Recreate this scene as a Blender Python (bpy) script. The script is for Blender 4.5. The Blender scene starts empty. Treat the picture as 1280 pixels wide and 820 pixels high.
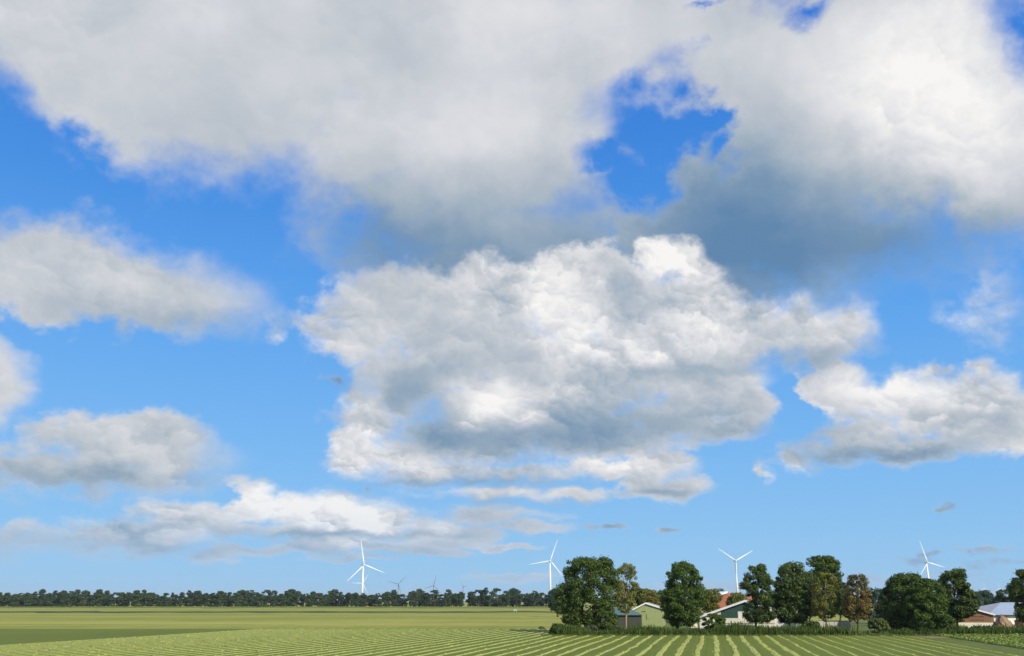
import bpy, math, random
import numpy as np
from mathutils import Vector, Matrix

random.seed(7)
rng = np.random.default_rng(11)
SC = bpy.context.scene
COL = SC.collection

# ------------------------------------------------------------------ camera
F = 1108.0                      # focal length in photo pixels (photo 1280 x 820)
PITCH = math.atan2(341.0, F)    # horizon sits at y = 751
CAMZ = 7.0
cam_d = bpy.data.cameras.new('camera')
cam = bpy.data.objects.new('camera', cam_d); COL.objects.link(cam)
cam_d.sensor_width = 36.0
cam_d.lens = 36.0 * F / 1280.0
cam_d.clip_start = 0.5
cam_d.clip_end = 60000
cam.location = (0, 0, CAMZ)
cam.rotation_euler = (math.pi / 2 + PITCH, 0, 0)
SC.camera = cam

# ------------------------------------------------------------------ light and exposure
SUN_AZ = math.radians(143)      # clockwise from the viewing direction (+Y): to the right and behind
SUN_EL = math.radians(33)
sun_dir = Vector((math.sin(SUN_AZ) * math.cos(SUN_EL), math.cos(SUN_AZ) * math.cos(SUN_EL), math.sin(SUN_EL)))
sd = bpy.data.lights.new('sun', 'SUN'); sd.energy = 4.6; sd.angle = math.radians(0.55); sd.color = (1.0, 0.93, 0.80)
so = bpy.data.objects.new('sun', sd); COL.objects.link(so)
so.rotation_euler = (-sun_dir).to_track_quat('-Z', 'Y').to_euler()
so.location = (60, -40, 80)
SC.view_settings.view_transform = 'Standard'
SC.view_settings.look = 'None'
SC.view_settings.exposure = 0.0
SC.view_settings.gamma = 1.0
SC.view_settings.use_curve_mapping = False
SC.cycles.max_bounces = 4; SC.cycles.diffuse_bounces = 2; SC.cycles.glossy_bounces = 1
SC.cycles.transmission_bounces = 2; SC.cycles.caustics_reflective = False; SC.cycles.caustics_refractive = False


def ray(px, py):
    v = Vector(((px - 640) / F, 1.0, (410 - py) / F))
    c, s = math.cos(PITCH), math.sin(PITCH)
    return Vector((v.x, v.y * c - v.z * s, v.y * s + v.z * c))


def at(px, py, Y):
    """world point seen at a photo pixel, at distance Y ahead"""
    d = ray(px, py)
    return Vector((0, 0, CAMZ)) + d * (Y / d.y)


def on_ground(px, py, z=0.0):
    d = ray(px, py)
    return Vector((0, 0, CAMZ)) + d * ((z - CAMZ) / d.z)


def azel(px, py):
    d = ray(px, py).normalized()
    return math.atan2(d.x, d.y), math.asin(d.z)


# ------------------------------------------------------------------ world: Nishita sky with procedural cumulus
W = bpy.data.worlds.new('World'); SC.world = W; W.use_nodes = True
nt = W.node_tree; nt.nodes.clear()


class G:
    """small helper round a node tree"""
    def __init__(s, nt): s.nt = nt
    def n(s, t, **kw):
        x = s.nt.nodes.new(t)
        for k, v in kw.items(): setattr(x, k, v)
        return x
    def put(s, sock, v):
        if isinstance(v, bpy.types.NodeSocket): s.nt.links.new(v, sock)
        elif v is not None: sock.default_value = v
    def m(s, op, a, b=None, c=None, clamp=False):
        x = s.n('ShaderNodeMath', operation=op); x.use_clamp = clamp
        for i, v in enumerate((a, b, c)):
            if v is not None: s.put(x.inputs[i], v)
        return x.outputs[0]
    def v(s, op, a, b=None, c=None, out=0):
        x = s.n('ShaderNodeVectorMath', operation=op)
        for i, v in enumerate((a, b, c)):
            if v is not None: s.put(x.inputs[i], v)
        return x.outputs[out]
    def noise(s, vec, scale, detail=4, rough=0.55, dist=0.0, out='Fac'):
        x = s.n('ShaderNodeTexNoise')
        s.put(x.inputs['Vector'], vec)
        x.inputs['Scale'].default_value = scale; x.inputs['Detail'].default_value = detail
        x.inputs['Roughness'].default_value = rough; x.inputs['Distortion'].default_value = dist
        return x.outputs[out]
    def ramp(s, fac, stops, interp='LINEAR'):
        x = s.n('ShaderNodeValToRGB'); s.put(x.inputs[0], fac)
        cr = x.color_ramp; cr.interpolation = interp
        while len(cr.elements) < len(stops): cr.elements.new(0.5)
        for e, (p, c) in zip(cr.elements, stops):
            e.position = p; e.color = (*c, 1)
        return x.outputs[0]
    def mix(s, fac, a, b, blend='MIX'):
        x = s.n('ShaderNodeMix', data_type='RGBA', blend_type=blend)
        s.put(x.inputs[0], fac)
        s.put(x.inputs[6], (*a, 1) if isinstance(a, tuple) else a)
        s.put(x.inputs[7], (*b, 1) if isinstance(b, tuple) else b)
        return x.outputs[2]
    def sstep(s, val, lo, hi, a=0.0, b=1.0):
        x = s.n('ShaderNodeMapRange', interpolation_type='SMOOTHSTEP')
        s.put(x.inputs[0], val)
        x.inputs[1].default_value = lo; x.inputs[2].default_value = hi
        s.put(x.inputs[3], a); s.put(x.inputs[4], b)
        return x.outputs[0]


def lin(c):
    return tuple((x / 255 / 12.92) if x / 255 <= 0.04045 else ((x / 255 + 0.055) / 1.055) ** 2.4 for x in c)


WS = 0.10
w = G(nt)
sky = w.n('ShaderNodeTexSky', sky_type='NISHITA')
sky.sun_disc = False
sky.sun_elevation = SUN_EL
sky.sun_rotation = SUN_AZ
sky.altitude = 0; sky.air_density = 1.0; sky.dust_density = 0.6; sky.ozone_density = 2.5
D = w.n('ShaderNodeTexCoord').outputs['Generated']
D = w.v('NORMALIZE', D)
sep = w.n('ShaderNodeSeparateXYZ'); w.put(sep.inputs[0], D)
az = w.m('ARCTAN2', sep.outputs[0], sep.outputs[1])
el = w.m('ARCSINE', sep.outputs[2])
comb = w.n('ShaderNodeCombineXYZ'); w.put(comb.inputs[0], az); w.put(comb.inputs[1], el)
P = comb.outputs[0]
# clouds flatten towards the horizon: stretch the noise space there
comb2 = w.n('ShaderNodeCombineXYZ')
w.put(comb2.inputs[0], sep.outputs[0]); w.put(comb2.inputs[1], sep.outputs[1])
zc_ = w.m('MAXIMUM', sep.outputs[2], -0.05)
ez_ = w.m('EXPONENT', w.m('MULTIPLY', zc_, -1 / 0.10))
w.put(comb2.inputs[2], w.m('ADD', w.m('MULTIPLY', zc_, 1.15), w.m('MULTIPLY_ADD', ez_, -0.17, 0.17)))
DN = comb2.outputs[0]


def height(vec):
    """cauliflower noise, about 0..1"""
    n1 = w.noise(vec, 11, 9, 0.60)
    wv = w.v('MULTIPLY_ADD', w.noise(vec, 22, 3, 0.5, out='Color'), (0.03, 0.03, 0.03), vec)
    vo = w.n('ShaderNodeTexVoronoi', feature='SMOOTH_F1'); w.put(vo.inputs['Vector'], wv)
    vo.normalize = True
    vo.inputs['Scale'].default_value = 17; vo.inputs['Detail'].default_value = 3.5
    vo.inputs['Roughness'].default_value = 0.55; vo.inputs['Smoothness'].default_value = 0.6
    bil = w.m('SUBTRACT', 1.0, vo.outputs['Distance'])
    return n1, bil


n1, b1 = height(DN)
H1 = w.m('ADD', w.m('MULTIPLY', n1, 0.62), w.m('MULTIPLY', b1, 0.38))
wv2 = w.v('MULTIPLY_ADD', w.v('SUBTRACT', w.noise(DN, 13, 6, 0.6, out='Color'), (0.5, 0.5, 0.5)), (0.11, 0.11, 0.11), DN)


def balls(vec, scale, sm):
    """each cell reads as a rounded puff lit from the upper right"""
    vo = w.n('ShaderNodeTexVoronoi', feature='SMOOTH_F1'); w.put(vo.inputs['Vector'], vec)
    vo.inputs['Scale'].default_value = scale; vo.inputs['Detail'].default_value = 0
    vo.inputs['Smoothness'].default_value = sm
    off = w.v('SUBTRACT', vec, vo.outputs['Position'])
    return w.m('MULTIPLY', w.v('DOT_PRODUCT', off, (0.45, -0.3, 0.84), out='Value'), scale)


relief = w.m('ADD', w.m('MULTIPLY', balls(wv2, 9, .5), 0.5), w.m('MULTIPLY', balls(wv2, 23, .4), 0.3))
relief = w.m('ADD', relief, w.m('MULTIPLY', balls(wv2, 52, .35), 0.2))
relief = w.m('ADD', relief, w.m('MULTIPLY', w.m('SUBTRACT', w.noise(DN, 34, 5, 0.62), 0.5), 0.7))
crisp = w.sstep(w.noise(DN, 4.1, 2, 0.5), 0.40, 0.62, 0.35, 1.0)
# warp of the cloud outlines
wc1 = w.noise(DN, 5.5, 2, 0.5, out='Color')
wc2 = w.noise(DN, 22, 7, 0.6, out='Color')
# the drift is flatter towards the horizon, where clouds are seen edge on
fl_ = w.n('ShaderNodeCombineXYZ'); fl_.inputs[0].default_value = 1.0; w.put(fl_.inputs[1], w.sstep(el, 0.03, 0.36, 0.42, 1.0))
FL = fl_.outputs[0]
k1 = w.v('MULTIPLY', w.v('MULTIPLY', w.v('SUBTRACT', wc1, (0.5, 0.5, 0.5)), (0.055, 0.045, 0)), FL)
k2 = w.v('MULTIPLY', w.v('MULTIPLY', w.v('SUBTRACT', wc2, (0.5, 0.5, 0.5)), (0.085, 0.070, 0)), FL)
PW = w.v('ADD', w.v('ADD', P, k1), k2)
PT = w.v('MULTIPLY_ADD', k2, (0.8, 0.8, 0), P)


def blob_pos(cx, cy, rx, ry):
    a, e = azel(cx, cy)
    a1, _ = azel(cx + 2, cy); _, e1 = azel(cx, cy - 2)
    return a, e, rx * abs(a1 - a) / 2, ry * abs(e1 - e) / 2


def field(blobs, start=-3.0, k=0.10):
    acc = start
    for cx, cy, rx, ry, *q in blobs:
        q = q[0] if q else 1.0
        a, e, ra, re = blob_pos(cx, cy, rx, ry)
        d = w.v('MULTIPLY_ADD', PW, (1 / ra, 1 / re, 0), (-a / ra, -e / re, 0))
        ln = w.v('LENGTH', d, out='Value')
        s = q * max((min(rx, ry) / 60.0) ** 0.5, 0.50)
        acc = w.m('SMOOTH_MAX', w.m('MULTIPLY_ADD', ln, -s, s), acc, k)
    return acc


BACK = [  # upper left bank
    (540, 60, 330, 170), (600, 190, 190, 130), (480, 170, 140, 110), (680, 50, 150, 80), (610, 305, 200, 92),
    (550, 300, 150, 64, 1.1), (500, 250, 110, 80), (300, 60, 300, 170), (120, 10, 300, 130),
    # upper right bank
    (1080, 60, 230, 150), (1180, 170, 200, 135), (985, 190, 115, 120), (940, 50, 110, 80), (1000, 298, 170, 88),
    (1100, 295, 120, 54, .9), (868, 220, 52, 60, .8), (830, 285, 100, 46, .9), (740, 290, 60, 34, .6), (1245, 245, 130, 78), (900, 310, 90, 60),
    (1450, 120, 220, 190), (770, -20, 200, 60),
    # behind the left of the frame
    (170, 360, 150, 50), (60, 330, 120, 60), (150, 560, 120, 34), (80, 590, 150, 24), (60, 680, 110, 16), (-150, 470, 160, 70),
]
FRONT = [
    # middle cloud, heads
    (450, 380, 52, 42), (428, 418, 56, 32), (505, 372, 62, 36), (560, 392, 85, 48), (625, 385, 70, 52), (402, 400, 30, 22, .8),
    (700, 380, 72, 62), (752, 345, 34, 40), (742, 318, 16, 16, .6), (712, 330, 28, 22, .8), (790, 352, 40, 32), (838, 328, 42, 26), (868, 352, 30, 20, .8),
    (830, 402, 95, 56), (920, 412, 90, 48), (1000, 408, 84, 44), (1056, 398, 38, 36), (1040, 432, 44, 26),
    (800, 460, 115, 52), (870, 484, 94, 48), (830, 520, 80, 34), (932, 508, 38, 30), (900, 535, 52, 20),
    # belly and shelves
    (700, 480, 125, 72), (620, 500, 95, 52), (720, 540, 125, 36), (600, 550, 105, 38), (520, 480, 60, 40, .8), (570, 440, 80, 40), (640, 450, 80, 40),
    (468, 515, 44, 32), (448, 562, 42, 34), (510, 570, 75, 32), (432, 514, 26, 12, .8),
    (540, 590, 95, 18), (640, 592, 120, 16), (740, 585, 95, 15), (805, 575, 50, 12), (620, 618, 100, 10), (700, 619, 62, 10),
    # right cloud
    (1130, 505, 84, 46), (1195, 505, 80, 52), (1245, 515, 46, 50), (1058, 492, 36, 40), (1050, 462, 18, 18), (1130, 478, 34, 24), (1215, 463, 32, 24), (1236, 480, 34, 30), (1165, 458, 14, 11, .8),
    (1200, 450, 9, 14, .8), (1085, 542, 56, 26), (990, 580, 40, 20), (945, 590, 12, 10, .6), (1130, 562, 125, 12), (1040, 568, 60, 14), (1240, 356, 12, 7, .16), (1254, 396, 14, 12, .14),
    # low clouds
    (825, 608, 54, 15, 1.2), (800, 606, 24, 12), (846, 611, 24, 10), (320, 628, 34, 26), (372, 638, 44, 24), (420, 646, 44, 26), (470, 650, 48, 28), (518, 664, 36, 18), (556, 662, 17, 14), (585, 668, 26, 10, .8),
    (390, 668, 110, 11), (450, 684, 90, 6, .9), (430, 700, 60, 5, .9), (520, 692, 50, 5, .9), (600, 643, 85, 8, .8), (645, 658, 50, 6, .8), (560, 680, 40, 5, .8), (630, 684, 40, 5, .8), (330, 690, 80, 7, .8), (220, 650, 60, 24), (160, 670, 90, 20),
    (760, 657, 26, 4.5), (842, 661, 18, 4), (1190, 632, 16, 5), (1255, 687, 24, 5), (1227, 687, 12, 4), (1270, 701, 24, 6),
    (1232, 704, 22, 6), (1150, 700, 28, 6), (1176, 692, 12, 4), (1210, 716, 60, 6, .8), (1100, 727, 34, 7, .8), (900, 737, 60, 8, .8),
    (640, 722, 50, 5, .8), (420, 480, 10, 6, .9), (463, 612, 10, 5, .9),
]
HOLES = [(808, 165, 80, 80), (848, 118, 46, 38), (765, 192, 56, 40), (795, 225, 56, 44), (870, 150, 44, 34), (900, 195, 26, 42, .8), (775, 246, 40, 30, .7), (765, 285, 20, 34, .5),
         (1005, 11, 16, 11), (872, 2, 26, 12), (1286, 45, 26, 60), (845, 70, 40, 30, .5), (375, 310, 36, 60, .8), (385, 350, 50, 30, .8),
         (1130, 420, 60, 44), (1185, 362, 80, 32), (1250, 350, 80, 26)]
fldA = field(BACK); fldB = field(FRONT, k=0.06)
hol = field(HOLES, k=0.2)
# elsewhere round the sky the same kind of broken cumulus goes on
gen = w.noise(DN, 2.3, 3, 0.55)
mc = azel(700, 380)
dm = w.v('MULTIPLY_ADD', P, (1 / 0.62, 1 / 0.42, 0), (-mc[0] / 0.62, -mc[1] / 0.42, 0))
outm = w.sstep(w.v('LENGTH', dm, out='Value'), 0.95, 1.35)
gen = w.m('MULTIPLY_ADD', w.m('SUBTRACT', gen, 0.50), 5.0, w.m('MULTIPLY_ADD', outm, 3.0, -3.0))
fldA = w.m('MAXIMUM', fldA, gen)
hol = w.m('MAXIMUM', hol, -1.8)
fldA = w.m('MINIMUM', fldA, w.m('MULTIPLY_ADD', hol, -0.80, 0.10))
mid = w.noise(DN, 6.0, 4, 0.55)
rag = w.m('MULTIPLY_ADD', w.m('SUBTRACT', H1, 0.50), 2.3, 0.12)
soft = w.sstep(w.noise(DN, 3.7, 2, 0.5), 0.38, 0.62, 0.30, 0.85)
densA = w.m('ADD', rag, w.m('MULTIPLY_ADD', w.m('SUBTRACT', mid, 0.5), 1.0, fldA))
alphaA = w.sstep(w.m('DIVIDE', w.m('ADD', densA, 0.10), w.m('MULTIPLY', soft, 1.45)), 0.0, 1.0)
ragB = w.m('MULTIPLY', w.m('SUBTRACT', H1, 0.48), 1.9)
densB = w.m('ADD', ragB, w.m('MULTIPLY_ADD', w.m('SUBTRACT', mid, 0.5), 0.4, fldB))
alphaB = w.sstep(w.m('DIVIDE', w.m('ADD', densB, 0.03), w.m('MULTIPLY', soft, 0.85)), 0.0, 1.0)
hfade = w.sstep(el, 0.0, 0.05, 0.45, 0.98)

TA = [  # (cx, cy, rx, ry, weight): thick undersides and bright tops
    (610, 335, 190, 60, -.32), (480, 300, 90, 60, -.22), (600, 250, 170, 60, -.08), (590, 165, 110, 60, .16), (640, 20, 190, 60, .12), (720, 120, 60, 100, -.04),
    (740, 280, 60, 50, -.08),
    (990, 335, 170, 50, -.36), (900, 300, 100, 70, -.28), (1010, 260, 170, 60, -.26), (860, 230, 70, 60, -.12), (1190, 300, 120, 34, -.24), (940, 200, 80, 100, -.14),
    (1120, 110, 110, 90, .26), (1225, 180, 90, 90, .28), (1190, 30, 110, 60, .12), (970, 50, 60, 50, .08), (170, 400, 170, 20, -.2), (140, 600, 170, 16, -.25),
]
TB = [
    (700, 385, 50, 62, .26), (838, 325, 42, 24, .36), (860, 430, 110, 24, .16), (1000, 400, 70, 30, .03), (580, 398, 46, 36, .13), (440, 425, 40, 22, .12), (630, 495, 52, 32, .34),
    (458, 540, 32, 46, .18), (640, 440, 40, 36, -.10), (640, 548, 130, 20, -.30), (550, 525, 30, 34, -.22), (505, 490, 34, 22, -.30), (770, 525, 120, 30, -.22), (860, 463, 150, 14, -.20),
    (540, 462, 80, 14, -.16), (775, 425, 14, 36, -.12), (860, 495, 90, 18, .05), (900, 540, 80, 14, -.12), (1010, 447, 60, 18, -.2), (560, 582, 90, 9, .18), (770, 580, 80, 9, .16), (780, 350, 20, 26, -.10),
    (600, 604, 150, 5, -.36), (650, 614, 90, 6, .12), (660, 628, 90, 5, -.34),
    (1115, 490, 64, 30, .34), (1135, 478, 26, 16, .16), (1210, 500, 60, 26, .16), (1045, 485, 34, 28, .16), (1190, 547, 90, 14, -.22), (1130, 568, 150, 8, -.34), (1215, 480, 40, 24, -.05), (1230, 560, 50, 7, .15), (1010, 545, 60, 22, -.24), (990, 588, 30, 8, .14), (1180, 505, 40, 18, .12),
    (825, 617, 50, 5, -.28), (385, 630, 90, 18, .30), (470, 645, 60, 20, .32), (325, 626, 34, 16, .2), (556, 658, 22, 10, .2), (420, 670, 130, 5, -.34), (470, 693, 150, 12, -.14), (600, 655, 90, 18, -.2), (430, 680, 60, 5, .1), (190, 684, 120, 10, -.3),
    (760, 657, 34, 10, -.40), (842, 661, 26, 10, -.40), (1190, 632, 24, 10, -.40), (1240, 700, 80, 26, -.36), (1150, 700, 50, 14, -.36), (900, 737, 70, 12, -.2), (420, 480, 22, 14, -.45), (463, 612, 22, 10, -.35),
]


def tones(base, T_):
    t_ = base
    for cx, cy, rx, ry, q in T_:
        a, e, ra, re = blob_pos(cx, cy, rx, ry)
        d = w.v('MULTIPLY_ADD', PT, (1 / ra, 1 / re, 0), (-a / ra, -e / re, 0))
        g = w.m('EXPONENT', w.m('MULTIPLY', w.v('DOT_PRODUCT', d, d, out='Value'), -0.9))
        t_ = w.m('MULTIPLY_ADD', g, q, t_)
    return t_


tA = tones(0.66, TA); tB = tones(0.64, TB)
tgen = w.m('MULTIPLY', w.m('MULTIPLY', w.m('SUBTRACT', w.noise(DN, 5.0, 3, 0.5), 0.5), outm), 1.2)
tA = w.m('ADD', tA, tgen)
# how strongly the puffs show: thick soft banks overhead, crisp heads lower down
cr_ = 0.07
for cx, cy, rx, ry, q in [(1180, 130, 110, 120, .24), (820, 200, 90, 70, .12), (150, 560, 200, 100, .3), (120, 340, 200, 60, .2)]:
    a, e, ra, re = blob_pos(cx, cy, rx, ry)
    d = w.v('MULTIPLY_ADD', P, (1 / ra, 1 / re, 0), (-a / ra, -e / re, 0))
    g = w.m('EXPONENT', w.m('MULTIPLY', w.v('DOT_PRODUCT', d, d, out='Value'), -1.0))
    cr_ = w.m('MULTIPLY_ADD', g, q, cr_)
cr_ = w.m('MULTIPLY_ADD', outm, 0.2, cr_)
tA = w.m('ADD', tA, w.m('MULTIPLY', relief, cr_))
tA = w.m('ADD', tA, w.m('MULTIPLY', w.m('SUBTRACT', mid, 0.5), 0.48))
tA = w.m('ADD', tA, w.sstep(densA, 0.0, 0.7, 0.05, -0.01))
tB = w.m('ADD', tB, w.m('MULTIPLY', relief, w.m('MULTIPLY', w.sstep(tB, 0.25, 0.85, 0.22, 0.92), crisp)))
tB = w.m('ADD', tB, w.sstep(densB, 0.0, 0.8, 0.12, -0.03))
tB = w.m('ADD', tB, w.m('MULTIPLY', w.m('SUBTRACT', mid, 0.5), 0.15))


def cloud_col(t_):
    return w.ramp(t_, [(0.0, lin((96, 134, 172))), (0.22, lin((122, 150, 178))), (0.42, lin((158, 175, 190))), (0.62, lin((193, 199, 206))),
                       (0.8, lin((222, 223, 226))), (1.0, lin((250, 248, 245)))])


hzf = w.sstep(el, 0.0, 0.13, 0.50, 0.0)
colA = w.mix(hzf, cloud_col(tA), lin((150, 192, 232))); colB = w.mix(hzf, cloud_col(tB), lin((150, 192, 232)))
skyc = w.v('SCALE', sky.outputs[0], None); skyc.node.inputs['Scale'].default_value = WS
hs = w.n('ShaderNodeHueSaturation'); w.put(hs.inputs['Color'], skyc)
hs.inputs['Saturation'].default_value = 1.2
# clear-air colour by height above the horizon, as the open sky in the photograph shows it
grad = w.ramp(w.m('MULTIPLY', el, 1 / 1.2), [(0.0, lin((150, 203, 242))), (0.06, lin((136, 194, 243))), (0.14, lin((118, 183, 244))), (0.25, lin((94, 166, 240))),
                                             (0.36, lin((70, 145, 230))), (0.52, lin((44, 120, 216))), (1.0, lin((26, 84, 176)))])
skyf = w.mix(0.93, hs.outputs[0], grad)
out = w.mix(w.m('MULTIPLY', alphaA, hfade), skyf, colA)
out = w.mix(w.m('MULTIPLY', alphaB, hfade), out, colB)
out = w.v('SCALE', out); out.node.inputs['Scale'].default_value = 1 / WS
bg = w.n('ShaderNodeBackground'); w.put(bg.inputs[0], out); bg.inputs[1].default_value = WS
wo = w.n('ShaderNodeOutputWorld'); nt.links.new(bg.outputs[0], wo.inputs[0])
W.cycles.sampling_method = 'MANUAL'; W.cycles.sample_map_resolution = 256


# ------------------------------------------------------------------ helpers
def tag(o, label=None, cat=None, group=None, kind=None):
    if label: o['label'] = label
    if cat: o['category'] = cat
    if group: o['group'] = group
    if kind: o['kind'] = kind
    return o


def empty(name, loc, label, cat, group=None, rz=0):
    o = bpy.data.objects.new(name, None); COL.objects.link(o)
    o.location = loc; o.rotation_euler = (0, 0, rz); o.empty_display_size = 0.5
    return tag(o, label, cat, group)


class MB:
    """collects faces, builds one mesh object"""
    def __init__(s): s.V = []; s.Fc = []; s.M = []
    def add(s, vs, fs, mi=0):
        b = len(s.V); s.V += [tuple(v) for v in vs]
        s.Fc += [tuple(b + i for i in f) for f in fs]; s.M += [mi] * len(fs); return s
    def box(s, c, d, rz=0, mi=0):
        cx, cy, cz = c; hx, hy, hz = d[0] / 2, d[1] / 2, d[2] / 2
        co, si = math.cos(rz), math.sin(rz)
        vs = [(cx + x * co - y * si, cy + x * si + y * co, cz + z) for z in (-hz, hz) for x, y in ((-hx, -hy), (hx, -hy), (hx, hy), (-hx, hy))]
        return s.add(vs, [(3, 2, 1, 0), (4, 5, 6, 7), (0, 1, 5, 4), (1, 2, 6, 5), (2, 3, 7, 6), (3, 0, 4, 7)], mi)
    def prism(s, poly, y0, y1, mi=0):
        """poly in x,z extruded along y"""
        n = len(poly)
        vs = [(x, y0, z) for x, z in poly] + [(x, y1, z) for x, z in poly]
        fs = [tuple(range(n)), tuple(range(2 * n - 1, n - 1, -1))] + [(i, i + n, (i + 1) % n + n, (i + 1) % n) for i in range(n)]
        return s.add(vs, fs, mi)
    def tube(s, pts, rad, n=6, cap=True, mi=0):
        rings = []
        for i, p in enumerate(pts):
            p = Vector(p)
            t = (Vector(pts[min(i + 1, len(pts) - 1)]) - Vector(pts[max(i - 1, 0)])).normalized()
            u = t.cross(Vector((0, 1, 0)) if abs(t.y) < 0.9 else Vector((1, 0, 0))).normalized(); v2 = t.cross(u)
            r = rad[i] if isinstance(rad, (list, tuple)) else rad
            rings.append([p + (u * math.cos(2 * math.pi * k / n) + v2 * math.sin(2 * math.pi * k / n)) * r for k in range(n)])
        vs = [q for r in rings for q in r]; fs = []
        for i in range(len(pts) - 1):
            for k in range(n):
                k2 = (k + 1) % n
                fs.append((i * n + k, i * n + k2, (i + 1) * n + k2, (i + 1) * n + k))
        if cap:
            fs.append(tuple(range(n - 1, -1, -1))); fs.append(tuple(range((len(pts) - 1) * n, len(pts) * n)))
        return s.add(vs, fs, mi)
    def build(s, name, mats, parent=None, smooth=False):
        me = bpy.data.meshes.new(name); me.from_pydata(s.V, [], s.Fc)
        mats = mats if isinstance(mats, (list, tuple)) else [mats]
        for m in mats: me.materials.append(m)
        if len(mats) > 1: me.polygons.foreach_set('material_index', s.M)
        if smooth: me.polygons.foreach_set('use_smooth', [True] * len(me.polygons))
        me.update()
        o = bpy.data.objects.new(name, me); COL.objects.link(o)
        if parent: o.parent = parent
        return o


def quads_mesh(name, Q, mat, var=None):
    """Q: (n,4,3) array of quads -> mesh, one random 'var' value per face"""
    n = len(Q); me = bpy.data.meshes.new(name)
    me.vertices.add(n * 4); me.vertices.foreach_set('co', Q.astype(np.float32).ravel())
    me.loops.add(n * 4); me.loops.foreach_set('vertex_index', np.arange(n * 4, dtype=np.int32))
    me.polygons.add(n); me.polygons.foreach_set('loop_start', np.arange(0, n * 4, 4, dtype=np.int32))
    me.update(calc_edges=True)
    at_ = me.attributes.new('var', 'FLOAT', 'FACE')
    at_.data.foreach_set('value', (rng.random(n) if var is None else var).astype(np.float32))
    me.materials.append(mat)
    return me


def mat_new(name):
    m = bpy.data.materials.new(name); m.use_nodes = True
    m.node_tree.nodes.clear(); g = G(m.node_tree)
    o = g.n('ShaderNodeOutputMaterial'); b = g.n('ShaderNodeBsdfPrincipled')
    m.node_tree.links.new(b.outputs[0], o.inputs[0])
    return m, g, b, o


def simple(name, col, rough=0.7, amp=0.12, scale=1.5, metal=0.0, stretch=(1, 1, 1), bump=0.0):
    m, g, b, o = mat_new(name)
    tc = g.n('ShaderNodeTexCoord').outputs['Object']
    v = g.v('MULTIPLY', tc, stretch)
    n = g.noise(v, scale, 6, 0.6)
    n2 = g.noise(v, scale * 7, 4, 0.6)
    f = g.m('ADD', g.m('MULTIPLY', n, 0.6), g.m('MULTIPLY', n2, 0.4))
    f = g.sstep(f, 0.3, 0.7)
    c = g.mix(f, tuple(x * (1 - amp) for x in col), tuple(min(1, x * (1 + amp)) for x in col))
    g.put(b.inputs['Base Color'], c); b.inputs['Roughness'].default_value = rough; b.inputs['Metallic'].default_value = metal
    if bump:
        bp = g.n('ShaderNodeBump'); g.put(bp.inputs['Height'], n2); bp.inputs['Strength'].default_value = bump; bp.inputs['Distance'].default_value = 0.05
        g.put(b.inputs['Normal'], bp.outputs[0])
    return m


def foliage(name, dark, light, transl=0.25, tint=None):
    m, g, b, o = mat_new(name)
    at_ = g.n('ShaderNodeAttribute'); at_.attribute_name = 'var'
    tc = g.n('ShaderNodeTexCoord').outputs['Object']
    n = g.noise(tc, 0.35, 3, 0.5)
    f = g.m('ADD', g.m('MULTIPLY', at_.outputs['Fac'], 0.55), g.m('MULTIPLY', n, 0.55))
    c = g.mix(g.sstep(f, 0.2, 0.95), dark, light)
    if tint:
        c = g.mix(g.sstep(g.noise(tc, 0.22, 2, 0.5), 0.45, 0.62), c, tint)
    g.put(b.inputs['Base Color'], c); b.inputs['Roughness'].default_value = 0.55
    b.inputs['Specular IOR Level'].default_value = 0.35
    t = g.n('ShaderNodeBsdfTranslucent'); g.put(t.inputs[0], g.mix(0.5, c, (0.10, 0.16, 0.02)))
    ms = g.n('ShaderNodeMixShader'); ms.inputs[0].default_value = transl
    g.nt.links.new(b.outputs[0], ms.inputs[1]); g.nt.links.new(t.outputs[0], ms.inputs[2]); g.nt.links.new(ms.outputs[0], o.inputs[0])
    return m


M = {}
M['oak'] = foliage('oak_leaves', (0.020, 0.046, 0.006), (0.135, 0.205, 0.022))
M['maple'] = foliage('deep_green_leaves', (0.020, 0.050, 0.006), (0.13, 0.215, 0.020))
M['mixed'] = foliage('blue_green_leaves', (0.022, 0.048, 0.009), (0.13, 0.19, 0.026))
M['dark'] = foliage('dark_needles', (0.018, 0.042, 0.006), (0.115, 0.17, 0.020), 0.2)
M['olive'] = foliage('olive_sparse_leaves', (0.12, 0.135, 0.030), (0.42, 0.45, 0.11), 0.35)
M['yellowish'] = foliage('yellow_green_leaves', (0.09, 0.105, 0.014), (0.29, 0.29, 0.045), 0.3)
M['brown'] = foliage('dying_brown_leaves', (0.12, 0.085, 0.025), (0.34, 0.24, 0.07), 0.25, (0.12, 0.12, 0.035))
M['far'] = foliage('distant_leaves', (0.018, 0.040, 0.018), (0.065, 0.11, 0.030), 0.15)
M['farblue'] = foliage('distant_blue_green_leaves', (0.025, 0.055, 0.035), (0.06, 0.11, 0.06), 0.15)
M['shrub'] = foliage('shrub_leaves', (0.030, 0.062, 0.007), (0.13, 0.20, 0.022))
M['reed'] = foliage('reed_blades', (0.026, 0.058, 0.009), (0.12, 0.175, 0.022), 0.25)
M['bank'] = foliage('bank_grass', (0.07, 0.11, 0.02), (0.18, 0.22, 0.06), 0.2)
M['crop'] = foliage('crop_leaves', (0.16, 0.25, 0.028), (0.44, 0.52, 0.10), 0.3)
M['swath'] = foliage('cut_grass', (0.38, 0.42, 0.075), (0.50, 0.52, 0.120), 0.10)
M['bark'] = simple('bark', (0.075, 0.055, 0.038), 0.9, 0.4, 3, stretch=(1, 1, .25), bump=.6)
M['pale_bark'] = simple('pale_bark', (0.34, 0.26, 0.18), 0.85, 0.3, 3, stretch=(1, 1, .25))
M['white'] = simple('white_turbine_paint', (0.82, 0.83, 0.84), 0.4, 0.03)
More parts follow.
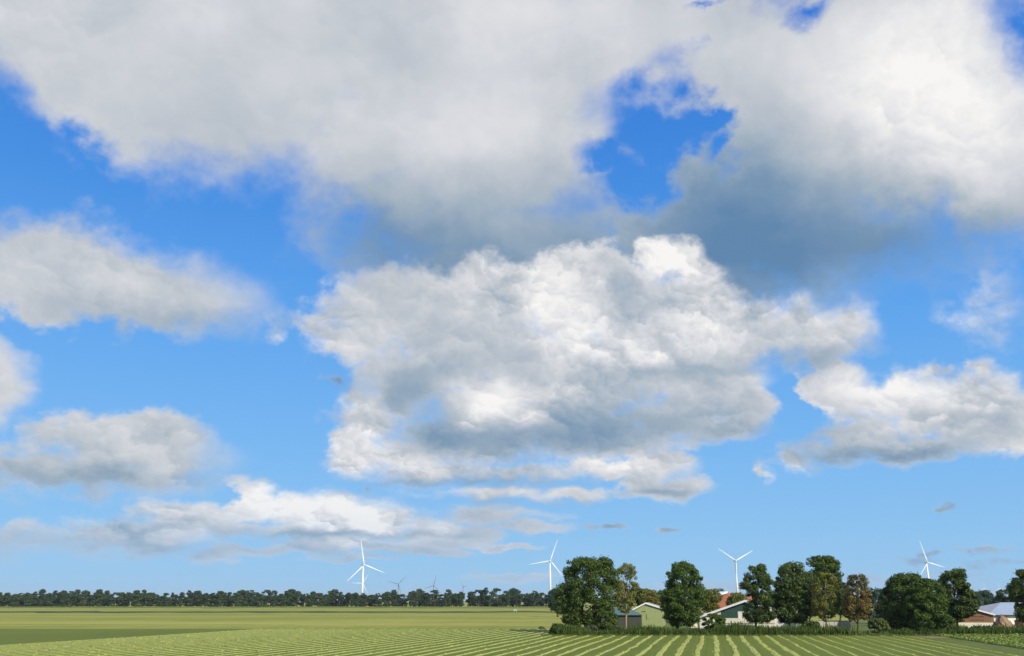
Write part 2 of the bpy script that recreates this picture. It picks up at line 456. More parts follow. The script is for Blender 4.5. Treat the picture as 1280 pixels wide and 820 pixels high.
M['cloud_shade'] = simple('cloud_shaded_turbine', (0.13, 0.15, 0.17), 0.5, 0.05)  # cloud shadow on the far turbines, put into their base colour
M['trim'] = simple('white_trim', (0.84, 0.84, 0.82), 0.6, 0.10, 2)
M['cream'] = simple('cream_render', (0.76, 0.71, 0.55), 0.85, 0.12, 1.2)
M['whitewash'] = simple('whitewashed_wall', (0.80, 0.78, 0.68), 0.85, 0.12, 1.2)
M['pale_green'] = simple('pale_green_wall', (0.30, 0.34, 0.14), 0.8, 0.06, 0.8)
M['dk_green'] = simple('dark_green_boards', (0.028, 0.075, 0.050), 0.6, 0.12, 1.5, stretch=(6, 1, .3))
M['teal'] = simple('teal_sheet_roof', (0.075, 0.15, 0.15), 0.5, 0.10, 1, stretch=(1, 1, 1))
M['darkwood'] = simple('weathered_dark_boards', (0.055, 0.060, 0.042), 0.85, 0.35, 1.4, stretch=(5, 1, .25))
M['brownwood'] = simple('brown_boards', (0.27, 0.14, 0.072), 0.75, 0.22, 1.6, stretch=(5, 1, .25))
M['brick'] = simple('red_brick', (0.38, 0.135, 0.08), 0.85, 0.2, 1.5)
M['brick_dark'] = simple('dark_red_brick', (0.26, 0.085, 0.06), 0.85, 0.16, 1.5)
M['tile_roof'] = simple('orange_roof_tiles', (0.42, 0.13, 0.065), 0.8, 0.2, 2)
M['blue_roof'] = simple('pale_blue_sheet_roof', (0.33, 0.40, 0.50), 0.45, 0.10, 0.5)
M['grey_roof'] = simple('fibre_cement_roof', (0.36, 0.38, 0.40), 0.75, 0.15, 0.8)
M['glass'] = simple('dark_glass', (0.02, 0.025, 0.03), 0.15, 0.1)
M['concrete'] = simple('pale_concrete', (0.44, 0.42, 0.34), 0.9, 0.2, 1)
M['pink'] = simple('pinkish_panels', (0.55, 0.24, 0.17), 0.8, 0.15, 1)
M['soil'] = simple('straw_manure', (0.30, 0.20, 0.115), 0.95, 0.45, 1.2, bump=.8)
M['black'] = simple('black_plastic', (0.015, 0.014, 0.013), 0.6, 0.3)
M['yellow'] = simple('yellow_paint', (0.60, 0.48, 0.14), 0.6, 0.1)
M['teal_paint'] = simple('pale_teal_paint', (0.38, 0.62, 0.58), 0.6, 0.1)
M['rust'] = simple('machine_red', (0.38, 0.10, 0.08), 0.6, 0.2)

# ------------------------------------------------------------------ ground
VX = on_ground(894, 820).x / on_ground(894, 820).y       # swaths run towards this bearing
SW_ANG = math.atan(VX)                                     # clockwise from +Y
ca, sa = math.cos(SW_ANG), math.sin(SW_ANG)


def sw(u, t):
    """swath space: u across (to the right), t along -> world x,y"""
    return (u * ca + t * sa, -u * sa + t * ca)


def swinv(x, y):
    return (x * ca - y * sa, x * sa + y * ca)


def grass_mat(name, base, pale, dark, stripe=None, cross=False, scale=0.6):
    m, g, b, o = mat_new(name)
    tc = g.n('ShaderNodeNewGeometry').outputs['Position']
    rot = g.n('ShaderNodeVectorRotate', rotation_type='Z_AXIS'); g.put(rot.inputs['Vector'], tc); rot.inputs['Angle'].default_value = SW_ANG
    p = rot.outputs[0]
    big = g.noise(g.v('MULTIPLY', p, (0.02, 0.006, 0)), 1, 4, 0.6)
    med = g.noise(g.v('MULTIPLY', p, (scale, scale * .18, 0)), 1, 5, 0.65)
    fin = g.noise(p, 2.6, 6, 0.7)
    f = g.m('ADD', g.m('MULTIPLY', big, 0.35), g.m('ADD', g.m('MULTIPLY', med, 0.35), g.m('MULTIPLY', fin, 0.30)))
    c = g.ramp(f, [(0.33, dark), (0.5, base), (0.67, pale)])
    if stripe:   # faint wheel and mower lines along the swaths
        sx = g.n('ShaderNodeSeparateXYZ'); g.put(sx.inputs[0], p)
        wob = g.m('MULTIPLY_ADD', g.noise(g.v('MULTIPLY', p, (.3, .05, 0)), 1, 3), 0.5, sx.outputs[0])
        s1 = g.m('SINE', g.m('MULTIPLY', wob, 2 * math.pi / 1.3))
        s2 = g.m('SINE', g.m('MULTIPLY', wob, 2 * math.pi / 0.51))
        sf = g.m('ADD', g.m('MULTIPLY', s1, 0.5), g.m('MULTIPLY', s2, 0.4))
        c = g.mix(g.sstep(sf, 0.1, 0.8, 0.0, stripe), c, dark)
    if cross:
        c2 = g.noise(g.v('MULTIPLY', tc, (0.004, 0.022, 0)), 1, 8, 0.7)
        c = g.mix(g.sstep(c2, 0.44, 0.62, 0.0, 0.75), c, pale)
        c3 = g.noise(g.v('MULTIPLY', tc, (0.002, 0.009, 0)), 1, 4, 0.6)
        c = g.mix(g.sstep(c3, 0.5, 0.68, 0.0, 0.6), c, dark)
    g.put(b.inputs['Base Color'], c); b.inputs['Roughness'].default_value = 0.85; b.inputs['Specular IOR Level'].default_value = 0.15
    bp = g.n('ShaderNodeBump'); g.put(bp.inputs['Height'], fin); bp.inputs['Strength'].default_value = 0.9; bp.inputs['Distance'].default_value = 0.12
    g.put(b.inputs['Normal'], bp.outputs[0])
    return m


M['far_field'] = grass_mat('far_meadow', (0.25, 0.27, 0.045), (0.40, 0.38, 0.085), (0.17, 0.20, 0.030), None, True, 0.3)
M['mown'] = grass_mat('mown_meadow', (0.140, 0.178, 0.024), (0.20, 0.24, 0.036), (0.10, 0.135, 0.018), 0.55)
M['margin'] = grass_mat('field_margin', (0.13, 0.16, 0.035), (0.20, 0.22, 0.05), (0.07, 0.09, 0.02), 0.3)
M['earth'] = grass_mat('dry_earth', (0.30, 0.25, 0.13), (0.38, 0.32, 0.17), (0.2, 0.17, 0.08))
M['ditch_soil'] = grass_mat('ditch_bank', (0.05, 0.075, 0.018), (0.09, 0.12, 0.03), (0.03, 0.045, 0.012))
M['yard'] = grass_mat('farmyard_grass', (0.13, 0.17, 0.04), (0.25, 0.24, 0.09), (0.08, 0.11, 0.03))


def sheet(name, pts, z, mat, sub=0):
    mb = MB(); mb.add([(x, y, z) for x, y in pts], [tuple(range(len(pts)))])
    o = mb.build(name, mat); tag(o, kind='structure'); return o


ND = 14500
g0 = sheet('ground', [(-ND, -380), (ND, -380), (ND, 27500), (-ND, 27500)], 0.0, M['far_field'])
# mown field in front of the ditch; its far edge is straight across the view
YF = on_ground(800, 794.5).y
YFL = on_ground(660, 786).y
U_CROP = swinv(*on_ground(1185, 797).xy)[0]
sheet('mown_field', [sw(-160, -40), (sw(U_CROP + 60, -40)[0], sw(U_CROP + 60, -40)[1]), (150, YF), (16, YF), (6, YFL), (-190, YFL)], 0.004, M['mown'])
# margin between swaths and crop
c0 = sw(U_CROP - 4.5, 0); c1 = sw(U_CROP - .2, 0)
tb = lambda u, Y: (Y + u * sa) / ca
sheet('field_margin', [sw(U_CROP - 5.5, 40), sw(U_CROP + .5, 40), sw(U_CROP + .5, tb(U_CROP, YF)), sw(U_CROP - 5.5, tb(U_CROP - 5, YF))], 0.008, M['margin'])
p = on_ground(1176, 796.5)
sheet('earth_patch', [(p.x - 3.0, p.y - 3.2), (p.x + 2.6, p.y - 5.2), (p.x + 2.6, p.y + 2.4), (p.x - 5.0, p.y + 3.0)], 0.012, M['earth'])
sheet('ditch_bank', [(17, YF + .2), (260, YF + .2), (260, YF + 16), (13, YF + 16)], 0.006, M['ditch_soil'])
sheet('farmyard', [(22, YF + 17), (320, YF + 17), (320, YF + 160), (30, YF + 160)], 0.005, M['yard'])
# far ditch line across the left meadow (dark strip) and a lighter strip beyond it
y1 = on_ground(600, 766.0).y; y0 = on_ground(600, 764.2).y
for nm, ya, yb, mt in (('far_ditch', y1, y0, M['ditch_soil']), ('far_grass_strip', on_ground(600, 760.3).y, on_ground(600, 758.6).y, M['mown'])):
    mb = MB(); N = 60; xs = np.linspace(-900, 60, N)
    vs = []; fs = []
    for i, x in enumerate(xs):
        wob = rng.normal(0, (yb - ya) * 0.12)
        vs += [(x, ya + wob, 0.01), (x, yb + wob + rng.normal(0, (yb - ya) * 0.1), 0.01)]
        if i: fs.append((2 * i - 2, 2 * i, 2 * i + 1, 2 * i - 1))
    mb.add(vs, fs); tag(mb.build(nm, mt), kind='structure')

# ------------------------------------------------------------------ swaths of cut grass
sp = on_ground(921.5, 820).x - on_ground(896.5, 820).x
sp *= ca
u0 = swinv(*on_ground(896.7, 820).xy)[0]


def swath_mesh(u, ta, tb_, wd, hh, seed):
    r = np.random.default_rng(seed); Q = []
    n = int((tb_ - ta) * 16 * wd / .8)
    n = min(int(n * .08), 350)
    t = r.uniform(ta, tb_, n)
    mu = 0.12 * np.sin(t * 0.09 + seed) + 0.06 * np.sin(t * 0.37 + seed * 2)
    wv = wd * (0.8 + 0.35 * np.sin(t * .5 + seed) * np.sin(t * .13 + 2 * seed))
    du = np.clip(r.normal(0, 0.28, n), -.55, .55) * wv
    z = 0.02 + hh * np.clip(1 - (du / (wv * .6)) ** 2, 0, 1) * r.uniform(.5, 1, n)
    uu = u + mu + du
    cx = uu * ca + t * sa; cy = -uu * sa + t * ca
    c = np.stack([cx, cy, z], 1)
    ang = r.uniform(0, math.pi, n); ln = r.uniform(.07, .20, n); wi = r.uniform(.03, .07, n)
    d1 = np.stack([np.cos(ang) * ln, np.sin(ang) * ln, r.uniform(-.04, .06, n)], 1)
    d2 = np.stack([-np.sin(ang) * wi, np.cos(ang) * wi, r.uniform(-.06, .06, n)], 1)
    Q = np.stack([c - d1 - d2, c + d1 - d2, c + d1 + d2, c - d1 + d2], 1)
    # the row itself: a low continuous ridge under the loose straws
    ts_ = np.arange(ta, tb_, .9); m_ = len(ts_)
    cu = u + 0.12 * np.sin(ts_ * 0.09 + seed) + 0.06 * np.sin(ts_ * 0.37 + seed * 2)
    ww = wd * (0.85 + 0.2 * np.sin(ts_ * .16 + seed) * np.sin(ts_ * .05 + 2 * seed))
    cols = []
    for f_, zf in ((-.5, 0), (-.3, .7), (0, 1), (.3, .7), (.5, 0)):
        du_ = f_ * ww * r.uniform(.96, 1.04, m_); zz_ = hh * zf * r.uniform(.92, 1.04, m_) + .004
        cols.append(np.stack([(cu + du_) * ca + ts_ * sa, -(cu + du_) * sa + ts_ * ca, zz_], 1))
    R_ = [np.stack([cols[j][:-1], cols[j + 1][:-1], cols[j + 1][1:], cols[j][1:]], 1) for j in range(4)]
    return np.concatenate([Q] + R_)


k = 0
for i in range(-44, 17):
    u = u0 + i * sp
    if u > U_CROP - 6.2: break
    wd = (0.75 if i < -3 else 0.90) if i <= 4 else (0.5 if i < 9 else 0.4)
    hh = 0.07 if i <= 4 else 0.04
    yf = YF - 0.6 if sw(u, tb(u, YF))[0] > 10 else YFL - 3
    te = tb(u, yf)
    ts = 95
    # nearer part only as far as the frame (plus a margin) sees it
    Q = swath_mesh(u, ts, te, wd, hh, i + 100)
    ox, oy = sw(u, ts)
    Q[:, :, 0] -= ox; Q[:, :, 1] -= oy
    nr = 4 * (len(np.arange(ts, te, .9)) - 1)
    vv = rng.random(len(Q)) * .8; vv[-nr:] = .5 + .1 * rng.random(nr)
    me = quads_mesh('hay_swath', Q, M['swath'], vv)
    o = bpy.data.objects.new('hay_swath', me); COL.objects.link(o); o.location = (ox, oy, 0.004)
    nth = ['', 'first', 'second', 'third', 'fourth', 'fifth', 'sixth', 'seventh', 'eighth', 'ninth', 'tenth', 'eleventh', 'twelfth']
    gp_ = 'rows of cut grass on the mown field'
    if i == 0: lb = 'row of pale cut grass running straight away from the viewer, upright in the photo'
    elif 0 < i <= 4: lb = f'{nth[i]} row of cut grass right of the upright one, broad and pale'
    elif 4 < i <= 12: lb = f'{nth[i]} row of cut grass right of the upright one, thin and faint'
    elif -12 <= i < 0: lb = f'{nth[-i]} row of pale cut grass left of the upright one'
    elif i > 12: lb = 'thin faint row of cut grass near the right margin of the mown field'
    else: lb = 'pale row of cut grass far over to the left on the mown field'
    tag(o, lb, 'grass swath', gp_)

# ------------------------------------------------------------------ reeds and tall grass on the ditch
def blades(n, xs, ys, hs_, wdt, lean=0.25):
    x = xs; y = ys; h = hs_
    a = rng.uniform(0, math.pi, n)
    wx = np.cos(a) * wdt; wy = np.sin(a) * wdt
    lx = rng.normal(0, lean, n) * h; ly = rng.normal(0, lean, n) * h
    z0 = np.zeros(n)
    return np.stack([np.stack([x - wx, y - wy, z0], 1), np.stack([x + wx, y + wy, z0], 1),
                     np.stack([x + lx + wx * .35, y + ly + wy * .35, h], 1), np.stack([x + lx - wx * .35, y + ly - wy * .35, h], 1)], 1)


xl = at(687, 785, YF + 3).x; xr = 190.0
n = 60000
x = rng.uniform(xl, xr, n); y = YF + rng.beta(1.1, 1.4, n) * 14 + .3
px = 640 + (x / y) * F * math.cos(PITCH) * 1.0  # rough photo column, used only to vary the plant heights along the ditch
hgt = 1.45 + 0.5 * np.sin(x * .21) * np.sin(x * .083 + 1) + 0.35 * np.sin(x * .9 + y)
hgt *= np.clip((x - xl + 1.2) / 5.0, 0.25, 1)
xa, xb = at(1052, 785, YF + 5).x, at(1112, 785, YF + 5).x
low = ((x > xa) & (x < xb)); hgt = np.where(low, hgt * 0.5, hgt)
xc = at(1185, 785, YF + 5).x
hgt = np.where(x > xc, hgt * 0.95, hgt)
hgt = hgt + 0.45 * np.sin(x * 1.7 + 2 * np.sin(y * .9)) * np.sin(x * .45 + 3)
for _ in range(110):      # clumps of taller and lower plants
    cx_, cy_, cr_2, ch_ = rng.uniform(xl, xr), rng.uniform(YF, YF + 12), rng.uniform(.5, 2.6), rng.uniform(-1.0, 1.1)
    hgt = hgt + ch_ * np.exp(-((x - cx_) ** 2 + (y - cy_) ** 2) / cr_2 ** 2)
hgt = np.clip(hgt * .88, .3, 2.5) * rng.uniform(.3, 1.15, n)
Q = blades(n, x, y, hgt, rng.uniform(.05, .13, n), 0.16)
o = bpy.data.objects.new('reeds', quads_mesh('reeds', Q[~low], M['reed'])); COL.objects.link(o)
tag(o, 'dark green reeds and tall weeds along the ditch behind the mown field', 'reeds', kind='stuff')
o = bpy.data.objects.new('bank_grass', quads_mesh('bank_grass', Q[low], M['bank'])); COL.objects.link(o)
tag(o, 'paler low grass on the bank below the brown tree', 'grass', kind='stuff')

# broad leaved weeds among the reeds
sel = rng.choice(np.nonzero(~low)[0], 30000)
cw = np.stack([x[sel] + rng.normal(0, .15, 30000), y[sel] + rng.normal(0, .15, 30000), hgt[sel] * rng.uniform(.35, .95, 30000)], 1)
aw = rng.uniform(0, 6.283, 30000); lw = rng.uniform(.08, .2, 30000)
e1 = np.stack([np.cos(aw) * lw, np.sin(aw) * lw, rng.uniform(-.06, .08, 30000)], 1); e2 = np.stack([-np.sin(aw) * lw * .6, np.cos(aw) * lw * .6, rng.uniform(-.05, .05, 30000)], 1)
o = bpy.data.objects.new('ditch_weeds', quads_mesh('ditch_weeds', np.stack([cw - e1, cw - e2, cw + e1, cw + e2], 1), M['shrub'])); COL.objects.link(o)
tag(o, 'leafy weeds mixed through the reeds along the ditch', 'weeds', kind='stuff')

# short verge grass at the front edge of the ditch and rough tufts along the left edge
n = 9000
x = rng.uniform(xl - 2, xr, n); y = YF + rng.normal(0, .35, n)
o = bpy.data.objects.new('verge_grass', quads_mesh('verge_grass', blades(n, x, y, rng.uniform(.1, .35, n), rng.uniform(.05, .1, n), .5), M['bank'])); COL.objects.link(o)
tag(o, 'strip of short light grass where the mown field meets the reeds', 'grass', kind='stuff')

# crop patch: leafy green plants
n = 52000
ue = U_CROP + 0.0
u = ue + rng.uniform(0, 1, n) ** 1.0 * 75
yy = rng.uniform(105, YF - 0.7, n)
t = (yy + u * sa) / ca
X = u * ca + t * sa; Y = yy
keep = (X < 165) & (X > 0) & (np.sin(u * 0.7 + 0.6 * np.sin(t * .2)) > -2)
X, Y, uu, tt = X[keep], Y[keep], u[keep], t[keep]; n = len(X)
gapm = (np.abs(((uu - ue) % 0.75) - .375) < 0.30) | (rng.random(n) < .15)
X, Y, uu, tt = X[gapm], Y[gapm], uu[gapm], tt[gapm]; n = len(X)
zz = rng.uniform(.12, .62, n) * (0.75 + .25 * np.sin(X * .7) * np.sin(Y * .9))
c = np.stack([X, Y, zz], 1)
a = rng.uniform(0, 2 * math.pi, n); ln = rng.uniform(.16, .30, n); wi = rng.uniform(.09, .16, n); up = rng.uniform(-.1, .16, n)
d1 = np.stack([np.cos(a) * ln, np.sin(a) * ln, up], 1); d2 = np.stack([-np.sin(a) * wi, np.cos(a) * wi, rng.uniform(-.05, .05, n)], 1)
Q = np.stack([c - d1 - d2 * .5, c + d1 * .3 - d2, c + d1, c + d1 * .3 + d2], 1)
o = bpy.data.objects.new('crop_plants', quads_mesh('crop_plants', Q, M['crop'])); COL.objects.link(o)
tag(o, 'bright green leafy crop in front of the brown barn at the right', 'crop', kind='stuff')
sheet('crop_soil', [sw(ue - .1, 60), sw(ue + 80, 60), (200, YF - .4), (sw(ue - .1, tb(ue, YF))[0], YF - .4)], 0.013, M['ditch_soil'])


# ------------------------------------------------------------------ trees
def leaf_quads(c, nrm, size, r):
    n = len(c)
    nrm = nrm + r.normal(0, .55, (n, 3)); nrm /= np.linalg.norm(nrm, axis=1, keepdims=True)
    a = r.normal(0, 1, (n, 3)); u_ = np.cross(nrm, a); u_ /= np.linalg.norm(u_, axis=1, keepdims=True)
    v_ = np.cross(nrm, u_)
    s = size * r.uniform(.6, 1.3, (n, 1))
    return np.stack([c - u_ * s, c + v_ * s * .55, c + u_ * s, c - v_ * s * .55], 1)


def prof(P_, z):
    zs = [q[0] for q in P_]
    return np.interp(z, zs, [q[1] for q in P_]), np.interp(z, zs, [q[2] for q in P_])


def crown_quads(profile, depth, nl, lr, nleaf, size, seed, fill=0.35, flat=0.8, spike=0.0):
    """profile: list of (z, xleft, xright) rising; lobes of leaves set round the outline"""
    r = np.random.default_rng(seed)
    z0, z1 = profile[0][0], profile[-1][0]
    C = []; Rr = []; tries = 0
    while len(C) < nl and tries < nl * 30:
        tries += 1
        z = r.uniform(z0, z1)
        xl_, xr_ = prof(profile, z); hw = (xr_ - xl_) / 2; mid = (xr_ + xl_) / 2
        if r.random() > (hw + .3) / (max(q[2] - q[1] for q in profile) / 2 + .3): continue
        rad = lr * r.choice([.45, .6, .75, .9, 1.15]) * r.uniform(.85, 1.1); rad = min(rad, hw * 0.95 + .15)
        a = r.uniform(0, 2 * math.pi); q = r.uniform(.35, 1) ** .5
        ro = max(hw - rad * r.uniform(.45, .95), 0)
        z_ = min(max(z, z0 + rad * .6), z1 - rad * .7)
        C.append((mid + math.cos(a) * ro * q, math.sin(a) * ro * q * depth, z_)); Rr.append(rad)
    C = np.array(C); Rr = np.array(Rr)
    pr = Rr ** 2 / (Rr ** 2).sum()
    ids = r.choice(len(C), nleaf, p=pr)
    d = r.normal(0, 1, (nleaf, 3)); d /= np.linalg.norm(d, axis=1, keepdims=True)
    rad = r.uniform(.55, 1.05, (nleaf, 1)) ** .7
    inner = r.random(nleaf) < fill * .4
    rad[inner] = r.uniform(0, .7, (inner.sum(), 1))
    # small twigs poking out
    tw = r.random(nleaf) < .09 + spike; rad[tw] *= r.uniform(1.05, 1.5, (tw.sum(), 1))
    c = C[ids] + d * rad * Rr[ids][:, None] * np.array([1, 1, flat])
    return leaf_quads(c, d * .9 + np.array([0, 0, .35]), size, r), C, Rr


def make_tree(name, base, Y, prof_px, mat, bark, label, cat='tree', group=None, nl=60, lr=1.5, nleaf=12000, size=.26, depth=.9,
              tr=.35, fill=.5, limbs=9, seed=1, trunk_top=.8, spike=0.0, flat=.8, bare=0, split=None):
    """base = (px, py or None): foot of the trunk; prof_px = [(py, pxl, pxr), ...] from top to bottom of the crown"""
    bx = at(base[0], 780, Y).x
    root = empty(name, (bx, Y, 0), label, cat, group)
    pp = []
    for py, pl, pr_ in prof_px:
        a, b_ = at(pl, py, Y), at(pr_, py, Y)
        cc, hw_ = (a.x + b_.x) / 2, (b_.x - a.x) / 2 * 1.09
        pp.append((max(a.z, .1), cc - hw_ - bx, cc + hw_ - bx))
    pp.sort()
    Q, C, Rr = crown_quads(pp, depth, int(nl * 1.6), lr, int(nleaf * 1.45), size * .84, seed, fill, flat, spike)
    me = quads_mesh('crown', Q, mat)
    o = bpy.data.objects.new('crown', me); COL.objects.link(o); o.parent = root
    r = random.Random(seed)
    top = pp[-1][0]
    ht = top * trunk_top
    xm, xm2 = prof(pp, ht); cxm = (xm + xm2) / 2
    pts = []; N = 7
    for i in range(N):
        f = i / (N - 1)
        pts.append((cxm * f ** 1.3 + r.uniform(-.12, .12) * (i > 0), r.uniform(-.12, .12) * (i > 0), ht * f))
    rads = [tr * (1.35 if i == 0 else (1 - .85 * (i / (N - 1)) ** .8)) for i in range(N)]
    tk = MB(); tk.tube(pts, rads, 8); tk.build('trunk', bark, root, True)
    order = sorted(range(len(C)), key=lambda i: -Rr[i])[:limbs * 3]
    r.shuffle(order)
    for i in order[:limbs]:
        e = Vector(C[i]); zf = min(max(e.z * r.uniform(.35, .7), ht * .18), ht * .92) / ht
        kk = zf * (N - 1); j = min(int(kk), N - 2); s_ = Vector(pts[j]).lerp(Vector(pts[j + 1]), kk - j)
        mid = s_.lerp(e, .5) + Vector((r.uniform(-.3, .3), r.uniform(-.3, .3), -.1 * (e - s_).length * .5))
        lm = MB(); lm.tube([s_, mid, e], [tr * .38, tr * .25, tr * .08], 5)
        for b_ in range(bare):
            d = (e - s_).normalized() + Vector((r.uniform(-.7, .7), r.uniform(-.7, .7), r.uniform(0, .8)))
            st = mid.lerp(e, r.uniform(0, 1))
            lm.tube([st, st + d * r.uniform(.8, 2.0)], [tr * .12, tr * .04], 4)
        lm.build('limb', bark, root, True)
    return root


T = make_tree
T('oak_tree', (722, 788), 214, [(697, 724, 740), (700, 708, 760), (706, 705, 769), (715, 707, 772), (728, 703, 773), (738, 697, 772), (750, 694, 770), (762, 694, 766), (772, 702, 752), (780, 705, 742)],
  M['oak'], M['bark'], 'big broad dark oak tree at the left end of the reeds', nl=150, lr=1.35, nleaf=34000, tr=.5, depth=.8, seed=3, limbs=14, size=.25)
T('poplar_tree', (782, 780), 218, [(703, 778, 784), (708, 774, 794), (716, 771, 796), (728, 770, 797), (742, 768, 796), (754, 768, 795), (766, 775, 789)],
  M['olive'], M['pale_bark'], 'slim see-through olive green tree with a pale trunk beside the broad oak', nl=75, lr=.75, nleaf=7500, size=.2, tr=.22, seed=5, limbs=16, spike=.12, bare=3, trunk_top=.93, fill=.9, depth=.8)
T('maple_tree', (846, 785), 214, [(702, 848, 858), (706, 842, 866), (714, 834, 875), (724, 832, 880), (736, 832, 882), (750, 827, 881), (764, 826, 879), (776, 834, 872), (783, 842, 864)],
  M['maple'], M['bark'], 'dense rounded deep green tree between the pale green barn and the white edged barn', nl=130, lr=1.15, nleaf=28000, tr=.4, seed=8, limbs=12, size=.24, depth=.95)
T('alder_tree', (944, 786), 212, [(705, 950, 956), (710, 936, 958), (718, 932, 958), (730, 926, 966), (738, 930, 962), (748, 937, 963), (758, 930, 966), (768, 930, 970), (778, 938, 968)],
  M['dark'], M['bark'], 'uneven dark tree standing in front of the gable of the white edged barn', nl=90, lr=.95, nleaf=17000, tr=.3, seed=12, limbs=12, size=.24, spike=.05)
T('ash_tree', (985, 786), 212, [(702, 980, 984), (706, 978, 1002), (714, 972, 1012), (724, 970, 1014), (738, 967, 1016), (752, 966, 1016), (766, 968, 1014), (778, 976, 1006)],
  M['mixed'], M['bark'], 'tall loose blue green tree to the right of the uneven dark tree', nl=110, lr=1.15, nleaf=24000, tr=.35, seed=15, limbs=12, size=.25, spike=.06)
T('oak_tree', (1029, 784), 224, [(695, 1014, 1034), (700, 1012, 1046), (708, 1011, 1050), (718, 1012, 1051), (730, 1008, 1052), (742, 1006, 1054), (756, 1006, 1052), (768, 1010, 1046)],
  M['oak'], M['bark'], 'tallest dark tree, its crown rising behind the yellowish see-through tree', nl=100, lr=1.3, nleaf=22000, tr=.4, seed=18, limbs=12, size=.26, depth=.6)
T('birch_tree', (1032, 788), 206, [(716, 1024, 1036), (722, 1018, 1046), (732, 1014, 1050), (744, 1012, 1051), (756, 1012, 1050), (766, 1016, 1046), (773, 1024, 1040)],
  M['yellowish'], M['pale_bark'], 'thin yellowish green see-through tree with a pale trunk in front of the tallest tree', nl=85, lr=.7, nleaf=7000, size=.2, tr=.2, seed=21, limbs=18, bare=3, spike=.08, trunk_top=.9, fill=.9, depth=.8)
T('larch_tree', (1071, 792), 202, [(718, 1063, 1078), (723, 1059, 1083), (732, 1057, 1086), (745, 1054, 1088), (756, 1053, 1089), (766, 1056, 1086), (774, 1062, 1080)],
  M['brown'], M['bark'], 'brownish dying tree standing alone on the grassy bank', nl=95, lr=.75, nleaf=11000, size=.2, tr=.18, seed=25, limbs=16, bare=3, spike=.06, trunk_top=.92, fill=.9, depth=.85)
T('oak_tree', (1118, 790), 210, [(716, 1124, 1138), (719, 1119, 1148), (726, 1112, 1152), (738, 1105, 1156), (752, 1102, 1158), (766, 1101, 1156), (778, 1106, 1150), (785, 1112, 1144)],
  M['oak'], M['bark'], 'broad round dark tree, left one of the merged clump left of the brown barn', nl=130, lr=1.25, nleaf=28000, tr=.4, seed=28, limbs=10, size=.25)
T('oak_tree', (1146, 793), 204, [(723, 1152, 1166), (728, 1146, 1174), (738, 1140, 1180), (750, 1134, 1182), (764, 1132, 1181), (776, 1134, 1178), (788, 1138, 1168)],
  M['maple'], M['bark'], 'round dark tree in the middle of the merged clump, nearest to the mown field', nl=120, lr=1.15, nleaf=26000, tr=.35, seed=31, limbs=10, size=.24)
T('spruce_tree', (1196, 788), 216, [(711, 1203, 1206), (714, 1182, 1208), (718, 1180, 1206), (728, 1174, 1208), (740, 1174, 1216), (748, 1176, 1222), (758, 1180, 1222), (768, 1182, 1216), (777, 1184, 1200)],
  M['dark'], M['bark'], 'ragged dark tree overhanging the left half of the brown barn', nl=110, lr=1.0, nleaf=20000, tr=.32, seed=35, limbs=12, size=.25, spike=.08)
T('spruce_tree', (1281, 784), 232, [(712, 1276, 1281), (718, 1266, 1292), (728, 1262, 1296), (742, 1264, 1298), (756, 1266, 1300), (768, 1270, 1300), (778, 1274, 1296)],
  M['dark'], M['bark'], 'dark bushy tree cut by the right edge of the photo', nl=90, lr=1.1, nleaf=18000, tr=.3, seed=38, limbs=10, size=.25, spike=.05)

